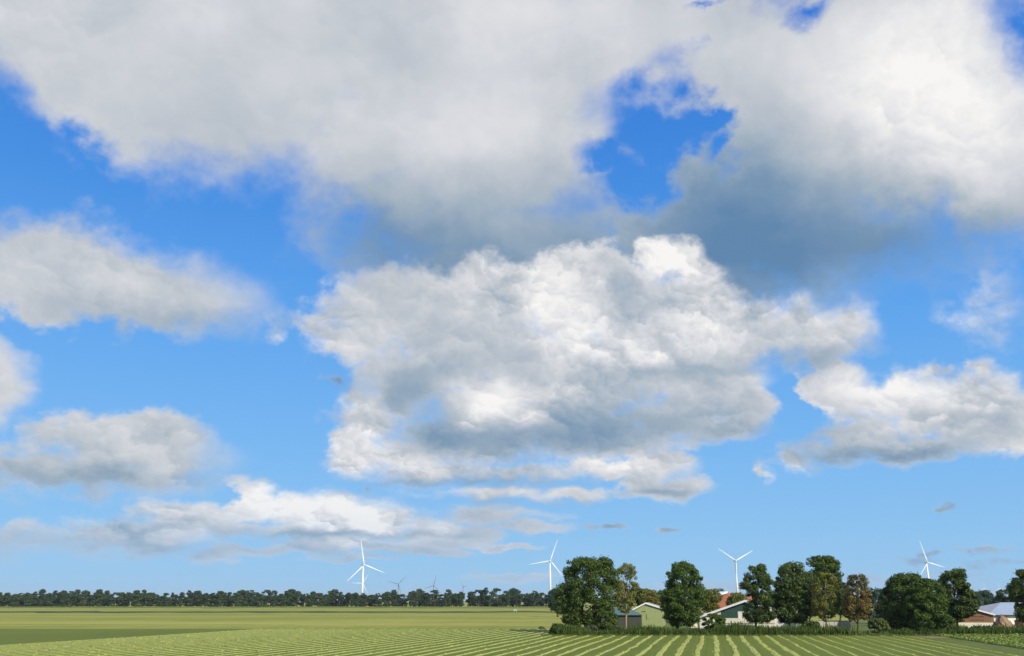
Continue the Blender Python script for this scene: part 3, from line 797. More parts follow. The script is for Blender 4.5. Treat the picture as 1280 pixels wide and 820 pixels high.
# trees behind the farm
BK = [
    ((805, 0), 300, [(736, 797, 812), (740, 790, 820), (748, 788, 826), (756, 790, 828)], 'yellowish', 'low olive tree behind the red chimney of the farm'),
    ((760, 0), 300, [(728, 770, 785), (735, 762, 800), (745, 756, 803), (757, 760, 800)], 'mixed', 'green tree partly hidden behind the slim see-through tree'),
    ((830, 0), 330, [(738, 826, 836), (744, 820, 842), (756, 822, 842)], 'mixed', 'green tree peeping out left behind the dense rounded tree'),
    ((889, 0), 270, [(737, 882, 896), (742, 878, 900), (750, 878, 901), (760, 878, 900), (770, 880, 896)], 'yellowish', 'small olive tree left of the red brick house'),
    ((921, 0), 268, [(741, 916, 927), (745, 911, 932), (752, 908, 934), (758, 908, 934)], 'yellowish', 'small olive tree in front of the red brick house, above the barn roof'),
    ((893, 0), 420, [(736, 886, 890), (738, 880, 905), (745, 878, 912), (754, 878, 912)], 'farblue', 'far green tree behind the left side of the red brick house'),
    ((1000, 0), 300, [(725, 990, 1012), (740, 984, 1030), (760, 984, 1030)], 'far', 'dark tree filling the gap behind the loose blue green tree'),
    ((1050, 0), 290, [(727, 1046, 1056), (735, 1042, 1062), (750, 1040, 1064), (768, 1044, 1062)], 'far', 'dark tree in the gap between the see-through tree and the brown tree'),
    ((1092, 0), 300, [(735, 1088, 1102), (740, 1078, 1112), (752, 1074, 1116), (774, 1076, 1116)], 'farblue', 'bluish green tree right behind the brown tree'),
    ((1062, 0), 262, [(744, 1052, 1070), (750, 1048, 1082), (760, 1046, 1084), (772, 1050, 1080)], 'mixed', 'low dark tree directly behind the foot of the brownish tree'),
    ((1012, 0), 262, [(730, 1004, 1020), (740, 998, 1026), (756, 998, 1026), (770, 1002, 1022)], 'mixed', 'dark tree behind the gap left of the tallest tree'),
    ((966, 0), 275, [(738, 960, 972), (745, 956, 978), (756, 956, 978), (766, 958, 976)], 'mixed', 'dark tree behind the gap between the uneven tree and the blue green tree'),
    ((1104, 0), 270, [(742, 1100, 1110), (752, 1096, 1114), (768, 1094, 1114), (776, 1096, 1112)], 'far', 'low dark tree filling the gap left of the merged clump'),
    ((1231, 0), 420, [(738, 1228, 1235), (742, 1222, 1240), (750, 1218, 1244), (760, 1216, 1246)], 'farblue', 'round bluish green tree beyond the roof of the brown barn'),
    ((1256, 0), 330, [(735, 1256, 1266), (739, 1248, 1276), (746, 1244, 1284), (756, 1244, 1288)], 'far', 'dark rounded tree beyond the pale blue roof'),
    ((1212, 0), 380, [(740, 1206, 1222), (748, 1200, 1228), (758, 1200, 1228)], 'farblue', 'far tree showing behind the ragged dark tree'),
    ((697, 0), 420, [(736, 692, 700), (739, 688, 704), (746, 686, 706), (763, 686, 706)], 'farblue', 'distant round tree touching the left side of the broad oak'),
]
for i, (b_, Y, pr_, mt, lb) in enumerate(BK):
    kk = Y / 300
    T('background_tree', b_, Y, pr_, M[mt], M['bark'], lb, nl=40, lr=1.2 * kk, nleaf=6500, size=.3 * kk, tr=.3, seed=60 + i, limbs=5, group=None, depth=.8)

# shrubs
SH = [
    ((757, 0), 204, [(764, 752, 764), (768, 746, 771), (776, 743, 773), (786, 744, 773)], 'shrub', 'leafy shrub with light leaves in front of the dark boarded shed'),
    ((891, 0), 208, [(767, 885, 900), (772, 879, 905), (780, 876, 907), (788, 878, 905)], 'shrub', 'rounded shrub in front of the left end of the white edged barn'),
    ((1183, 0), 200, [(768, 1181, 1187), (774, 1178, 1191), (782, 1175, 1195), (791, 1176, 1195)], 'shrub', 'cone shaped bush in front of the brown barn'),
    ((697, 0), 200, [(780, 692, 702), (784, 688, 708), (790, 687, 712)], 'reed', 'low dark bush where the reeds begin at the left'),
    ((1012, 0), 206, [(777, 1008, 1020), (782, 1002, 1026), (789, 1002, 1026)], 'shrub', 'low bush at the left end of the concrete clamp wall'),
    ((1096, 0), 206, [(773, 1090, 1106), (779, 1086, 1110), (787, 1086, 1110)], 'bank', 'pale green low bush between the brown tree and the merged clump'),
]
for i, (b_, Y, pr_, mt, lb) in enumerate(SH):
    T('shrub', b_, Y, pr_, M[mt], M['bark'], lb, cat='shrub', nl=40, lr=.6, nleaf=6500, size=.2, tr=.06, seed=90 + i, limbs=4)


# tree lines on the horizon: individuals copied from a few builds
def copy_tree(o, parent=None):
    c = o.copy(); COL.objects.link(c)
    if parent: c.parent = parent
    for ch in o.children: copy_tree(ch, c)
    return c


protos = []
for i in range(6):
    w_ = [5, 6.5, 4.2, 7, 5.5, 6][i]; hgt_ = 18
    root = empty('distant_tree', (0, 0, 0), 'x', 'tree')
    pr_ = [(.5, -w_ * .8, w_ * .8), (6, -w_ * .85, w_ * .8), (10, -w_ * .95, w_), (14, -w_ * .8, w_ * .85), (17, -w_ * .4, w_ * .5), (hgt_, -w_ * .15, w_ * .2)]
    if i in (2, 4): pr_ = [(.5, -w_ * .6, w_ * .6), (7, -w_ * .45, w_ * .5), (11, -w_ * .9, w_ * .8), (14, -w_, w_ * .95), (17, -w_ * .6, w_ * .5), (hgt_, -w_ * .2, w_ * .2)]
    Q, C, Rr = crown_quads(pr_, .8, 34, 2.0, 2600, .75, 200 + i, .5)
    cr = bpy.data.objects.new('crown', quads_mesh('crown', Q, M['far'])); COL.objects.link(cr); cr.parent = root
    tk = MB(); tk.tube([(0, 0, 0), (.1, .1, 5), (-.1, 0, 12)], [.5, .35, .12], 6); tk.build('trunk', M['bark'], root, True)
    protos.append(root)
used = set()
line = []
px = -70.0
while px < 700:
    line.append((px, random.uniform(737, 742)))
    px += random.uniform(7.5, 11)
special = {515: 737.5, 530: 738, 542: 736.5, 606: 734.5, 628: 735, 640: 735}
for j, (px, pt) in enumerate(line):
    for s_, h_ in special.items():
        if abs(px - s_) < 5: pt = h_
    if 500 < px < 512: continue
    Y = 1150 + random.uniform(-25, 60)
    k = random.randrange(6)
    o = protos[k] if k not in used else copy_tree(protos[k])
    used.add(k)
    p = at(px, pt, Y); s_ = p.z / 18.0
    o.location = (p.x, Y, 0); o.scale = (s_ * random.uniform(1.2, 2.1), s_, s_ * random.choice([.85, .95, 1, 1, 1.08])); o.rotation_euler = (0, 0, random.uniform(0, 6.28))
    tag(o, 'small dark tree in the distant row along the left horizon', 'tree', 'distant trees in a row along the left horizon')
for j in range(108):    # second rank, fills the gaps low down
    px = -70 + j * 7.2 + random.uniform(-3, 3); Y = 1190
    o = copy_tree(protos[random.randrange(6)]); p = at(px, random.uniform(742, 747), Y); s_ = p.z / 18
    o.location = (p.x, Y, 0); o.scale = (s_ * 2.1, s_ * 1.2, s_); o.rotation_euler = (0, 0, random.uniform(0, 6.28))
    tag(o, 'small dark tree in the distant row along the left horizon', 'tree', 'distant trees in a row along the left horizon')
for j in range(46):    # horizon behind the farm
    px = 700 + j * 14 + random.uniform(-4, 4); Y = 900 + random.uniform(-30, 60)
    o = copy_tree(protos[random.randrange(6)]); p = at(px, random.uniform(742, 747), Y); s_ = p.z / 18
    o.location = (p.x, Y, 0); o.scale = (s_ * 2.1, s_ * 1.2, s_); o.rotation_euler = (0, 0, random.uniform(0, 6.28))
    tag(o, 'distant tree on the horizon showing between the farm trees', 'tree', 'distant trees beyond the farm')


# ------------------------------------------------------------------ wind turbines
def turbine(hub, tip0, blade_px, yaw, label, mat='white', R=45.0, base_px=None, group='wind turbines on the horizon'):
    """hub, tip0 in photo pixels; blade_px sets the distance"""
    Y = R * 1160 / blade_px
    h = at(hub[0], hub[1], Y)
    root = empty('wind_turbine', (h.x, Y, 0), label, 'wind turbine', group)
    m = M[mat]; sc = R / 45
    tw = MB(); hz = h.z
    tw.tube([(0, 0, 0), (0, 0, hz * .5), (0, 0, hz - 1.6 * sc)], [2.3 * sc, 1.8 * sc, 1.25 * sc], 20); tw.build('tower', m, root, True)
    cy, sy = math.cos(yaw), math.sin(yaw)
    fwd = Vector((sy, -cy, 0)); side = Vector((cy, sy, 0)); up = Vector((0, 0, 1))
    na = MB(); ctr = Vector((0, 0, hz))
    pts = [ctr + fwd * a * sc for a in (-5.5, -5.0, -2, 1.5, 2.6)]
    na.tube(pts, [1.1 * sc, 1.7 * sc, 1.9 * sc, 1.8 * sc, 1.5 * sc], 12); na.build('nacelle', m, root, True)
    hb = ctr + fwd * 3.4 * sc
    hu = MB(); hu.tube([hb - fwd * 1.1 * sc, hb, hb + fwd * 1.2 * sc, hb + fwd * 2.0 * sc], [1.3 * sc, 1.6 * sc, 1.2 * sc, .25 * sc], 12); hu.build('hub', m, root, True)
    a0 = math.atan2(-(tip0[1] - hub[1]), (tip0[0] - hub[0]) / max(math.cos(yaw), .3))
    for k_ in range(3):
        a = a0 + k_ * 2 * math.pi / 3
        d = side * math.cos(a) + up * math.sin(a); q = d.cross(fwd)
        vs = []; fs = []
        st = [(0.02, .9, .85), (.06, 1.0, .8), (.18, 2.1, .55), (.4, 1.55, .35), (.7, 1.0, .22), (.93, .6, .12), (1.0, .15, .05)]
        for (f, chord, th) in st:
            c = hb + d * R * f; chord *= sc * 1.15; th *= sc
            tw_ = math.radians(18 * (1 - f)); qq = q * math.cos(tw_) + fwd * math.sin(tw_); tt_ = fwd * math.cos(tw_) - q * math.sin(tw_)
            for x_, y_ in ((.45, 0), (.15, .5), (-.5, .12), (-.62, 0), (-.5, -.12), (.15, -.5)):
                vs.append(c + qq * x_ * chord * 1.0 + tt_ * y_ * th * 1.6)
        for i in range(len(st) - 1):
            for j in range(6):
                fs.append((i * 6 + j, i * 6 + (j + 1) % 6, (i + 1) * 6 + (j + 1) % 6, (i + 1) * 6 + j))
        fs.append(tuple(range(5, -1, -1))); fs.append(tuple(range(36, 42)))
        bl = MB(); bl.add(vs, fs); bl.build('blade', m, root, True)
    return root


turbine((454.3, 706), (449, 675), 31.5, math.radians(36), 'large white wind turbine, the leftmost of the big ones, one blade nearly upright')
turbine((687.5, 701), (697, 675), 28.2, math.radians(8), 'tall white wind turbine just left of the broad oak, its whole tower in view')
turbine((919, 701), (896, 686), 28, math.radians(14), 'white wind turbine behind the farm with two blades spread in a V')
turbine((1158, 703), (1150, 676), 28.5, math.radians(20), 'white wind turbine rising behind the merged clump of trees')
turbine((453.2, 729), (460, 717), 14, math.radians(20), 'small faint wind turbine directly behind the leftmost large one', group='far off wind turbines')
turbine((498, 730), (508, 719.5), 14.5, math.radians(10), 'small shade-darkened wind turbine left of the tree row with a blade pointing up right', 'cloud_shade', group='far off wind turbines')
turbine((542, 732), (545, 718.5), 14, math.radians(15), 'small shade-darkened wind turbine above the distant tree row, one blade straight up', 'cloud_shade', group='far off wind turbines')
turbine((579, 733.5), (585, 731), 9, math.radians(50), 'tiny shade-darkened wind turbine half sunk behind the distant tree row', 'cloud_shade', group='far off wind turbines')
turbine((1213.5, 735.5), (1213, 727), 8.5, math.radians(30), 'tiny white wind turbine, left one of the three at the right', group='far off wind turbines')
turbine((1230, 735), (1230, 726.5), 8.5, math.radians(20), 'tiny white wind turbine, middle one of the three at the right', group='far off wind turbines')
turbine((1248.5, 735), (1247, 726), 9, math.radians(10), 'tiny white wind turbine, right one of the three at the right', group='far off wind turbines')


# ------------------------------------------------------------------ farm buildings
def XZ(px, py, Y):
    p = at(px, py, Y); return p.x, p.z


def gable_building(name, label, cat, Y, left, ridge, right, deep, wallm, roofm, trimm=None, rz=0, overhang=.35, trimw=.45, parts=None):
    """gable towards the viewer; left, ridge, right = eave / ridge / eave pixels on the front plane"""
    lx, lz = XZ(*left, Y); mx, mz = XZ(*ridge, Y); rx_, rz_ = XZ(*right, Y)
    root = empty(name, ((lx + rx_) / 2, Y, 0), label, cat)
    ox = (lx + rx_) / 2
    wl = MB(); wl.prism([(lx - ox + .3, 0), (rx_ - ox - .3, 0), (rx_ - ox - .3, rz_ - .12), (mx - ox, mz - .15), (lx - ox + .3, lz - .12)], 0, deep)
    wall = wl.build('wall', wallm, root)
    rf = []
    for (ax, az_, bx_, bz_) in ((lx - ox, lz, mx - ox, mz), (mx - ox, mz, rx_ - ox, rz_)):
        r = MB(); t_ = .14
        r.prism([(ax, az_), (bx_, bz_), (bx_, bz_ + t_), (ax, az_ + t_)], -overhang, deep + overhang)
        rf.append(r.build('roof', roofm, root))
        if trimm:
            tr_ = MB(); tr_.prism([(ax, az_ - trimw * .6), (bx_, bz_ - trimw * .6), (bx_, bz_ + t_ + .06), (ax, az_ + t_ + .06)], -overhang - .08, -overhang - .003)
            tr_.build('barge_board', trimm, root)
        # roof ribs
        rb = MB(); nrib = int(deep / 1.1)
        for i in range(nrib):
            y_ = i * 1.1 + .3
            rb.prism([(ax, az_ + t_ + .002), (bx_, bz_ + t_ + .002), (bx_, bz_ + t_ + .06), (ax, az_ + t_ + .06)], y_, y_ + .08)
        o_ = rb.build('roof_ribs', roofm, root); o_['kind'] = 'stuff'
    root.rotation_euler.z = -rz; root.scale = (1 / math.cos(rz), 1, 1)
    return root, ox, wall


def local_box(root, ox, Y, name, p0, p1, y0, thick, mat, parent=None):
    """box between two photo pixels on the front plane, child of root"""
    x0, z0 = XZ(*p0, Y); x1, z1 = XZ(*p1, Y)
    mb = MB(); mb.box(((x0 + x1) / 2 - ox, y0, (z0 + z1) / 2), (abs(x1 - x0), thick, abs(z1 - z0)))
    return mb.build(name, mat, parent or root)


def boards(root, ox, Y, p0, p1, y0, mat, pitch=.5, top=None):
    """vertical cover strips on a wall, joined"""
    x0, z0 = XZ(*p0, Y); x1, z1 = XZ(*p1, Y)
    mb = MB(); n_ = int(abs(x1 - x0) / pitch)
    for i in range(n_ + 1):
        x_ = min(x0, x1) + i * pitch
        zt = z0 if top is None else top(x_)
        mb.box((x_ - ox, y0, (zt + z1) / 2), (.07, .05, abs(zt - z1)))
    o_ = mb.build('board_strips', mat, root); o_['kind'] = 'stuff'
    return o_


# 1 pale green barn
Y = 262
r1, ox, _ = gable_building('green_barn', 'pale green barn gable with white roof edges left of the dense rounded tree', 'barn', Y, (789, 763.5), (807, 754), (829, 761), 22, M['pale_green'], M['grey_roof'], M['trim'], trimw=.3, rz=math.radians(11))
local_box(r1, ox, Y, 'vent', (802.5, 764), (807, 764.7), -.06, .1, M['bark'])
local_box(r1, ox, Y, 'door', (808, 766.5), (811.5, 774), -.03, .05, M['pale_green'])
local_box(r1, ox, Y, 'post', (808, 768), (808.5, 774), -.09, .08, M['bark'])
# 2 dark boarded shed with teal hipped roof
Y = 240
x0, zt = XZ(733, 768.5, Y); x1, _ = XZ(803, 768.5, Y)
ox = (x0 + x1) / 2
r2 = empty('dark_shed', (ox, Y, 0), 'low dark boarded shed with a teal roof behind the slim see-through tree', 'shed')
wl = MB(); wl.box((0, 6, zt / 2), (x1 - x0 - .4, 12, zt)); wl.build('wall', M['darkwood'], r2)
xa_, za_ = XZ(757, 758.5, Y + 6); xb_, zb_ = XZ(783, 759.5, Y + 6)
rf = MB(); e = .15
rf.add([(x0 - ox, -.5, zt + .01), (x1 - ox, -.5, zt + .01), (x1 - ox, 12.5, zt + .01), (x0 - ox, 12.5, zt + .01), (xa_ - ox, 6, za_), (xb_ - ox, 6, za_)],
       [(0, 1, 5, 4), (1, 2, 5), (2, 3, 4, 5), (3, 0, 4), (3, 2, 1, 0)])
rf.build('roof', M['teal'], r2)
boards(r2, ox, Y, (735, 768.6), (802, 782), -.03, M['darkwood'], .55)
local_box(r2, ox, Y, 'fascia', (733, 768.2), (803, 769.0), -.52, .08, M['teal'])
# 3 red chimney block
Y = 300
x0, zt = XZ(809, 745, Y); x1, _ = XZ(819, 745, Y); ox = (x0 + x1) / 2
r3 = empty('brick_block', (ox, Y, 0), 'narrow dark red brick block rising behind the pale green barn', 'building')
mb = MB(); mb.box((0, 2, zt / 2), (x1 - x0, 4, zt)); mb.build('wall', M['brick_dark'], r3)
mb = MB(); mb.box((0, 2, zt + .1), (x1 - x0 + .2, 4.2, .2)); mb.build('coping', M['brick'], r3)
# 4 red brick house
Y = 285
lx, lz = XZ(895, 744.5, Y); mx, mz = XZ(909.5, 740, Y); zb = 0
ox = lx
r4 = empty('brick_house', (ox, Y, 0), 'orange red brick house with a small round window and white roof edge', 'house')
wl = MB(); wl.prism([(0, 0), (mx - ox, 0), (mx - ox, mz), (0, lz)], 0, 10); wl.build('wall', M['brick'], r4)
x2, z2 = XZ(916.5, 741.5, Y + 4)
w2 = MB(); w2.add([(mx - ox, 0, 0), (x2 - ox, 4, 0), (x2 - ox, 4, mz - .9), (mx - ox, 0, mz), (mx - ox, 10, 0), (mx - ox, 10, mz)], [(0, 1, 2, 3), (1, 4, 5, 2), (3, 2, 5)]); w2.build('side_wall', M['tile_roof'], r4)
tr_ = MB(); tr_.prism([(-.3, lz - .35), (mx - ox, mz - .35), (mx - ox, mz + .25), (-.3, lz + .25)], -.35, 10.3); tr_.build('roof_edge', M['trim'], r4)
wx, wz = XZ(901, 748.3, Y)
wm = MB(); wm.tube([(wx - ox, -.09, wz), (wx - ox, .02, wz)], [.42, .42], 16); wn = wm.build('window', M['glass'], r4)
wf = MB()
for k_ in range(16):
    a0_, a1_ = k_ * math.pi / 8, (k_ + 1) * math.pi / 8
    wf.add([(wx - ox + math.cos(a) * q_, yv, wz + math.sin(a) * q_) for a in (a0_, a1_) for q_ in (.42, .52) for yv in (-.11, -.01)],
           [(0, 2, 6, 4), (1, 5, 7, 3), (2, 3, 7, 6), (0, 4, 5, 1)])
fr = wf.build('frame', M['brick_dark'], wn)
x3, z3 = XZ(919, 745, Y); x4, z4 = XZ(952, 752, Y); x5, z5 = XZ(925, 744.5, Y + 5)
r_ = MB(); r_.add([(x3 - ox, 0, z4), (x4 - ox, 0, z4), (x4 - ox, 5, z3), (x3 - ox, 5, z3)], [(0, 1, 2, 3)])
r_.add([(x3 - ox, 10, z4), (x4 - ox, 10, z4), (x4 - ox, 5, z3 - .01), (x3 - ox, 5, z3 - .01)], [(3, 2, 1, 0)]); r_.build('roof', M['tile_roof'], r4)
wl = MB(); wl.prism([(x3 - ox + .05, 0), (x4 - ox - .05, 0), (x4 - ox - .05, z4 - .05), (x3 - ox + .05, z4 - .05)], .3, 9.7); wl.build('wing_wall', M['brick'], r4)
# 5 white edged wide barn
Y = 232
r5, ox, wall5 = gable_building('wide_barn', 'wide low barn with thick white roof edge, dark green gable and white lower wall', 'barn', Y, (876, 772), (931.5, 750.8), (991, 773.5), 30, M['whitewash'], M['grey_roof'], M['trim'], trimw=.5, overhang=.6, rz=math.radians(17))
lx, lz = XZ(878, 771.6, Y); mx, mz = XZ(931.5, 751.6, Y); rx_, rz_ = XZ(989, 772.9, Y)
zc = XZ(900, 764, Y)[1]
tl = (zc - lz) / (mz - lz); tr2 = (zc - rz_) / (mz - rz_)
gp = MB(); gp.prism([(lx + (mx - lx) * tl - ox + .3, zc), (rx_ + (mx - rx_) * tr2 - ox - .3, zc), (mx - ox, mz - .2)], -.06, -.003); gp.build('gable_panel', M['dk_green'], r5)
local_box(r5, ox, Y, 'door', (903.5, 764.3), (923.5, 772.5), -.06, .1, M['dk_green'])
local_box(r5, ox, Y, 'door_rail', (903.5, 763.4), (924, 764), -.12, .1, M['teal'])
local_box(r5, ox, Y, 'door', (936, 764.4), (958, 772.5), -.06, .1, M['dk_green'])
local_box(r5, ox, Y, 'plinth', (899, 772.8), (966, 779), -.08, .14, M['cream'])
local_box(r5, ox, Y, 'gutter', (876, 772.3), (883, 773.2), -.72, .1, M['black'])
# small annex left of it
Y = 236
r5b = empty('low_annex', (at(868, 775, Y).x, Y, 0), 'low cream wall with flat roof at the left foot of the white edged barn', 'building')
ox = r5b.location.x
local_box(r5b, ox, Y, 'wall', (863, 772.5), (877, 785), 2, 4, M['cream'])
local_box(r5b, ox, Y, 'roof', (862, 771.6), (878, 772.4), 2, 4.6, M['grey_roof'])
local_box(r5b, ox, Y, 'window', (872, 774.2), (875.5, 777), -.03, .05, M['glass'])
# skylight tubes / white tanks beyond roof
Y = 262
ro = empty('low_roof', (at(884, 768, Y).x, Y, 0), 'pale roof ridge showing behind the left slope of the white edged barn', 'building'); ox = ro.location.x
local_box(ro, ox, Y, 'wall', (878, 767.6), (896, 785), 2, 4, M['whitewash'])
local_box(ro, ox, Y, 'roof', (877, 766.2), (897, 767.5), 2, 4.6, M['grey_roof'])
# farm machine in front of the barn
Y = 226
x_, z_ = XZ(922, 776, Y)
fm = empty('hay_rake', (x_, Y, 0), 'rusty red and white farm implement parked before the white lower wall of the barn', 'farm machine')
mb = MB(); mb.box((0, 0, 1.35), (3.6, .14, .14)); mb.box((-.6, 0, 1.6), (1.5, .12, .12)); mb.build('frame', M['rust'], fm)
mb = MB(); mb.tube([(-1.9, 0, 1.35), (-2.6, -.1, 1.0), (-3.1, -.1, .5)], .07, 6); mb.build('drawbar', M['rust'], fm)
for xx in (-1.3, .2, 1.6):
    rr = MB()
    ring = [(xx + math.cos(a) * .62, -.15, 1.0 + math.sin(a) * .62) for a in [i * math.pi / 7 for i in range(15)]]
    rr.tube(ring, .045, 5, False)
    for i in range(7):
        a = i * 2 * math.pi / 7; rr.tube([(xx, -.15, 1.0), (xx + math.cos(a) * .82, -.15, 1.0 + math.sin(a) * .82)], .025, 4)
    rr.build('rake_wheel', M['trim'], fm)
for xx in (-1.2, 1.4):
    rr = MB(); rr.tube([(xx, .35, .4), (xx, .6, .4)], .4, 14); rr.build('tyre', M['black'], fm)
    rr = MB(); rr.tube([(xx, .28, .4), (xx, .42, 1.35)], .05, 5); rr.build('strut', M['rust'], fm)
# sloping conveyor right of the barn
x_, z_ = XZ(978, 777, Y)
cv = empty('conveyor', (x_, Y, 0), 'slanting white pole frame at the right foot of the white edged barn', 'farm machine')
p0, p1 = Vector((-.7, 0, .9)), Vector((1.3, 0, 2.9))
mb = MB(); mb.tube([p0, p1], .09, 6); mb.build('beam', M['trim'], cv)
mb = MB(); mb.tube([(1.2, 0, 2.8), (1.6, 0, 0)], .05, 5); mb.tube([(-.6, 0, .95), (-.8, 0, 0)], .05, 5); mb.build('support', M['trim'], cv)

# 6 concrete clamp walls beyond the tallest tree
Y = 222
x0, z0 = XZ(1016, 774, Y); x1, z1 = XZ(1062, 776, Y)
cl = empty('clamp_wall', ((x0 + x1) / 2, Y, 0), 'long low pale concrete wall between the see-through tree and the brown tree', 'wall'); ox = (x0 + x1) / 2
n_ = 7; wdt = (x1 - x0) / n_
first = None
for i in range(n_):
    h_ = 2.2 + random.uniform(-.08, .08) + (.25 if i < 2 else 0)
    mb = MB(); mb.box((0, 0, h_ / 2), (wdt - .08, .3, h_)); o_ = mb.build('panel', M['concrete'], cl); o_.location = (x0 - ox + wdt * (i + .5), 0, 0)
cp = MB(); cp.box((0, .5, 2.32), ((x1 - x0) * .96, .5, .12)); cp.build('cover_edge', M['bark'], cl)
# 7 brown barn
Y = 226
r7, ox, _ = gable_building('brown_barn', 'brown boarded barn gable with white edges and cream lower wall at the right', 'barn', Y, (1180, 771), (1211, 760), (1239.5, 768.6), 24, M['brownwood'], M['grey_roof'], M['trim'], trimw=.22, overhang=.4, rz=math.radians(14))
zl = XZ(1200, 778.2, Y)[1]
lx, lz = XZ(1181.5, 771, Y); mx, mz = XZ(1211, 760.4, Y); rx_, rz_ = XZ(1238.3, 768.6, Y)
boards(r7, ox, Y, (1183, 772), (1238, 778.4), -.03, M['brownwood'], .5, top=lambda x: (lz + (mz - lz) * (x - lx) / (mx - lx) if x < mx else rz_ + (mz - rz_) * (rx_ - x) / (rx_ - mx)) - .35)
mb = MB(); x0, _ = XZ(1180.8, 780, Y); x1, _ = XZ(1238.9, 780, Y); mb.box(((x0 + x1) / 2 - ox, -.06, zl / 2), (x1 - x0, .14, zl)); mb.build('lower_wall', M['cream'], r7)
for a, b_ in ((1212, 1228),):
    for q in (770.5, 774.5):
        local_box(r7, ox, Y, 'rail', (a, q), (b_, q + .35), -.08, .06, M['darkwood'])
# low white building left of it (behind the clump)
Y = 238
r7b = empty('white_barn', (at(1172, 780, Y).x, Y, 0), 'low white wall and roof edge glimpsed between the clump and the brown barn', 'building'); ox = r7b.location.x
local_box(r7b, ox, Y, 'wall', (1160, 776.5), (1182, 786), 3, 6, M['whitewash'])
x0, z0 = XZ(1160, 764, Y); x1, z1 = XZ(1190, 768, Y)
local_box(r7b, ox, Y, 'upper_wall', (1161, 770), (1181.5, 776.4), 3.1, 5.9, M['brownwood'])
mb = MB(); p0 = XZ(1162, 773, Y); p1 = XZ(1188, 757, Y + 8)
mb.add([(p0[0] - ox, -.6, p0[1]), (XZ(1189, 769, Y)[0] - ox, -.6, p0[1]), (XZ(1189, 769, Y)[0] - ox, 8, p1[1]), (p0[0] - ox, 8, p1[1])], [(0, 1, 2, 3)])
mb.build('roof', M['grey_roof'], r7b)
# 8 pale blue roofed shed
Y = 290
pA = at(1236, 768.5, Y); pB = at(1276, 768.5, Y); rA = at(1252, 753.2, Y + 16); rB = at(1292, 753.2, Y + 16)
ox = pA.x
r8 = empty('blue_roofed_shed', (ox, Y, 0), 'large shed with pale blue grey sheet roof at the right edge', 'shed')
E1 = 26.0
ez = pA.z
mb = MB(); mb.prism([(.4, 0), (E1, 0), (E1, ez - .1), (.4, ez - .1)], .3, 30); mb.build('wall', M['whitewash'], r8)
nb = 5
ridge_l = rA.x - ox
for i in range(nb):      # courses of roof sheets stepping up the slope
    f0, f1 = i / nb, (i + 1) / nb
    xA0, xA1 = ridge_l * f0, ridge_l * f1
    q = MB(); zz0, zz1 = ez + (rA.z - ez) * f0, ez + (rA.z - ez) * f1; ys0, ys1 = 16 * f0, 16 * f1
    q.add([(xA0 - .4, ys0 - .4, zz0 + .12), (E1, ys0 - .4, zz0 + .12), (E1, ys1 + .1, zz1 + .06), (xA1 - .2, ys1 + .1, zz1 + .06),
           (xA0 - .4, ys0 - .4, zz0 - .05), (E1, ys0 - .4, zz0 - .05), (E1, ys1 + .1, zz1 - .1), (xA1 - .2, ys1 + .1, zz1 - .1)],
          [(0, 1, 2, 3), (7, 6, 5, 4), (0, 4, 5, 1), (3, 2, 6, 7), (0, 3, 7, 4), (1, 5, 6, 2)])
    q.build('roof_sheet', M['blue_roof'], r8)
q = MB(); q.add([(ridge_l - .2, 16, rA.z + .05), (E1, 16, rA.z + .05), (E1, 32, ez), (-.4, 32, ez), (-.4, -.4, ez + .05)], [(0, 1, 2, 3), (0, 3, 4)]); q.build('hip_roof', M['grey_roof'], r8)
q = MB(); q.box((E1 / 2, -.5, ez - .15), (E1 + .6, .15, .25)); q.build('gutter', M['black'], r8)
q = MB(); q.box((4, .2, 1.6), (3.6, .1, 3.2)); q.build('door', M['blue_roof'], r8)
# pinkish clamp wall at the far right
Y = 236
x0, z0 = XZ(1268, 776, Y); x1, z1 = XZ(1300, 776, Y)
pw = empty('pink_wall', ((x0 + x1) / 2, Y, 0), 'low pinkish wall beneath the dark tree at the right edge', 'wall')
for i in range(4):
    mb = MB(); wq = (x1 - x0) / 4; mb.box((0, 0, z0 / 2 + .1 * (i == 0)), (wq - .06, .3, z0 + .2 * (i == 0))); o_ = mb.build('panel', M['pink'], pw); o_.location = (x0 - (x0 + x1) / 2 + wq * (i + .5), 0, 0)
# manure heap
Y = 212
hx = at(1254, 780, Y).x; hz = at(1254, 768.5, Y).z
vs = []; fs = []; NR, NA = 14, 36
for i in range(NR + 1):
    f = i / NR
    for j in range(NA):
        a = 2 * math.pi * j / NA
        rr = f * (3.4 + .5 * math.sin(3 * a + 1)); z_ = hz * (1 - f ** 1.25) ** 1.05 if f < 1 else -.1
        vs.append((rr * math.cos(a) + random.gauss(0, .07), rr * math.sin(a) * .9 + random.gauss(0, .07), max(z_ + random.gauss(0, .07) * (f < 1), -.1)))
for i in range(NR):
    for j in range(NA):
        j2 = (j + 1) % NA; fs.append((i * NA + j, (i + 1) * NA + j, (i + 1) * NA + j2, i * NA + j2))
mb = MB(); mb.add(vs, fs); hp = mb.build('manure_heap', M['soil']); hp.location = (hx, Y, 0)
tag(hp, 'pointed brown heap of straw manure right of the brown barn', 'heap')
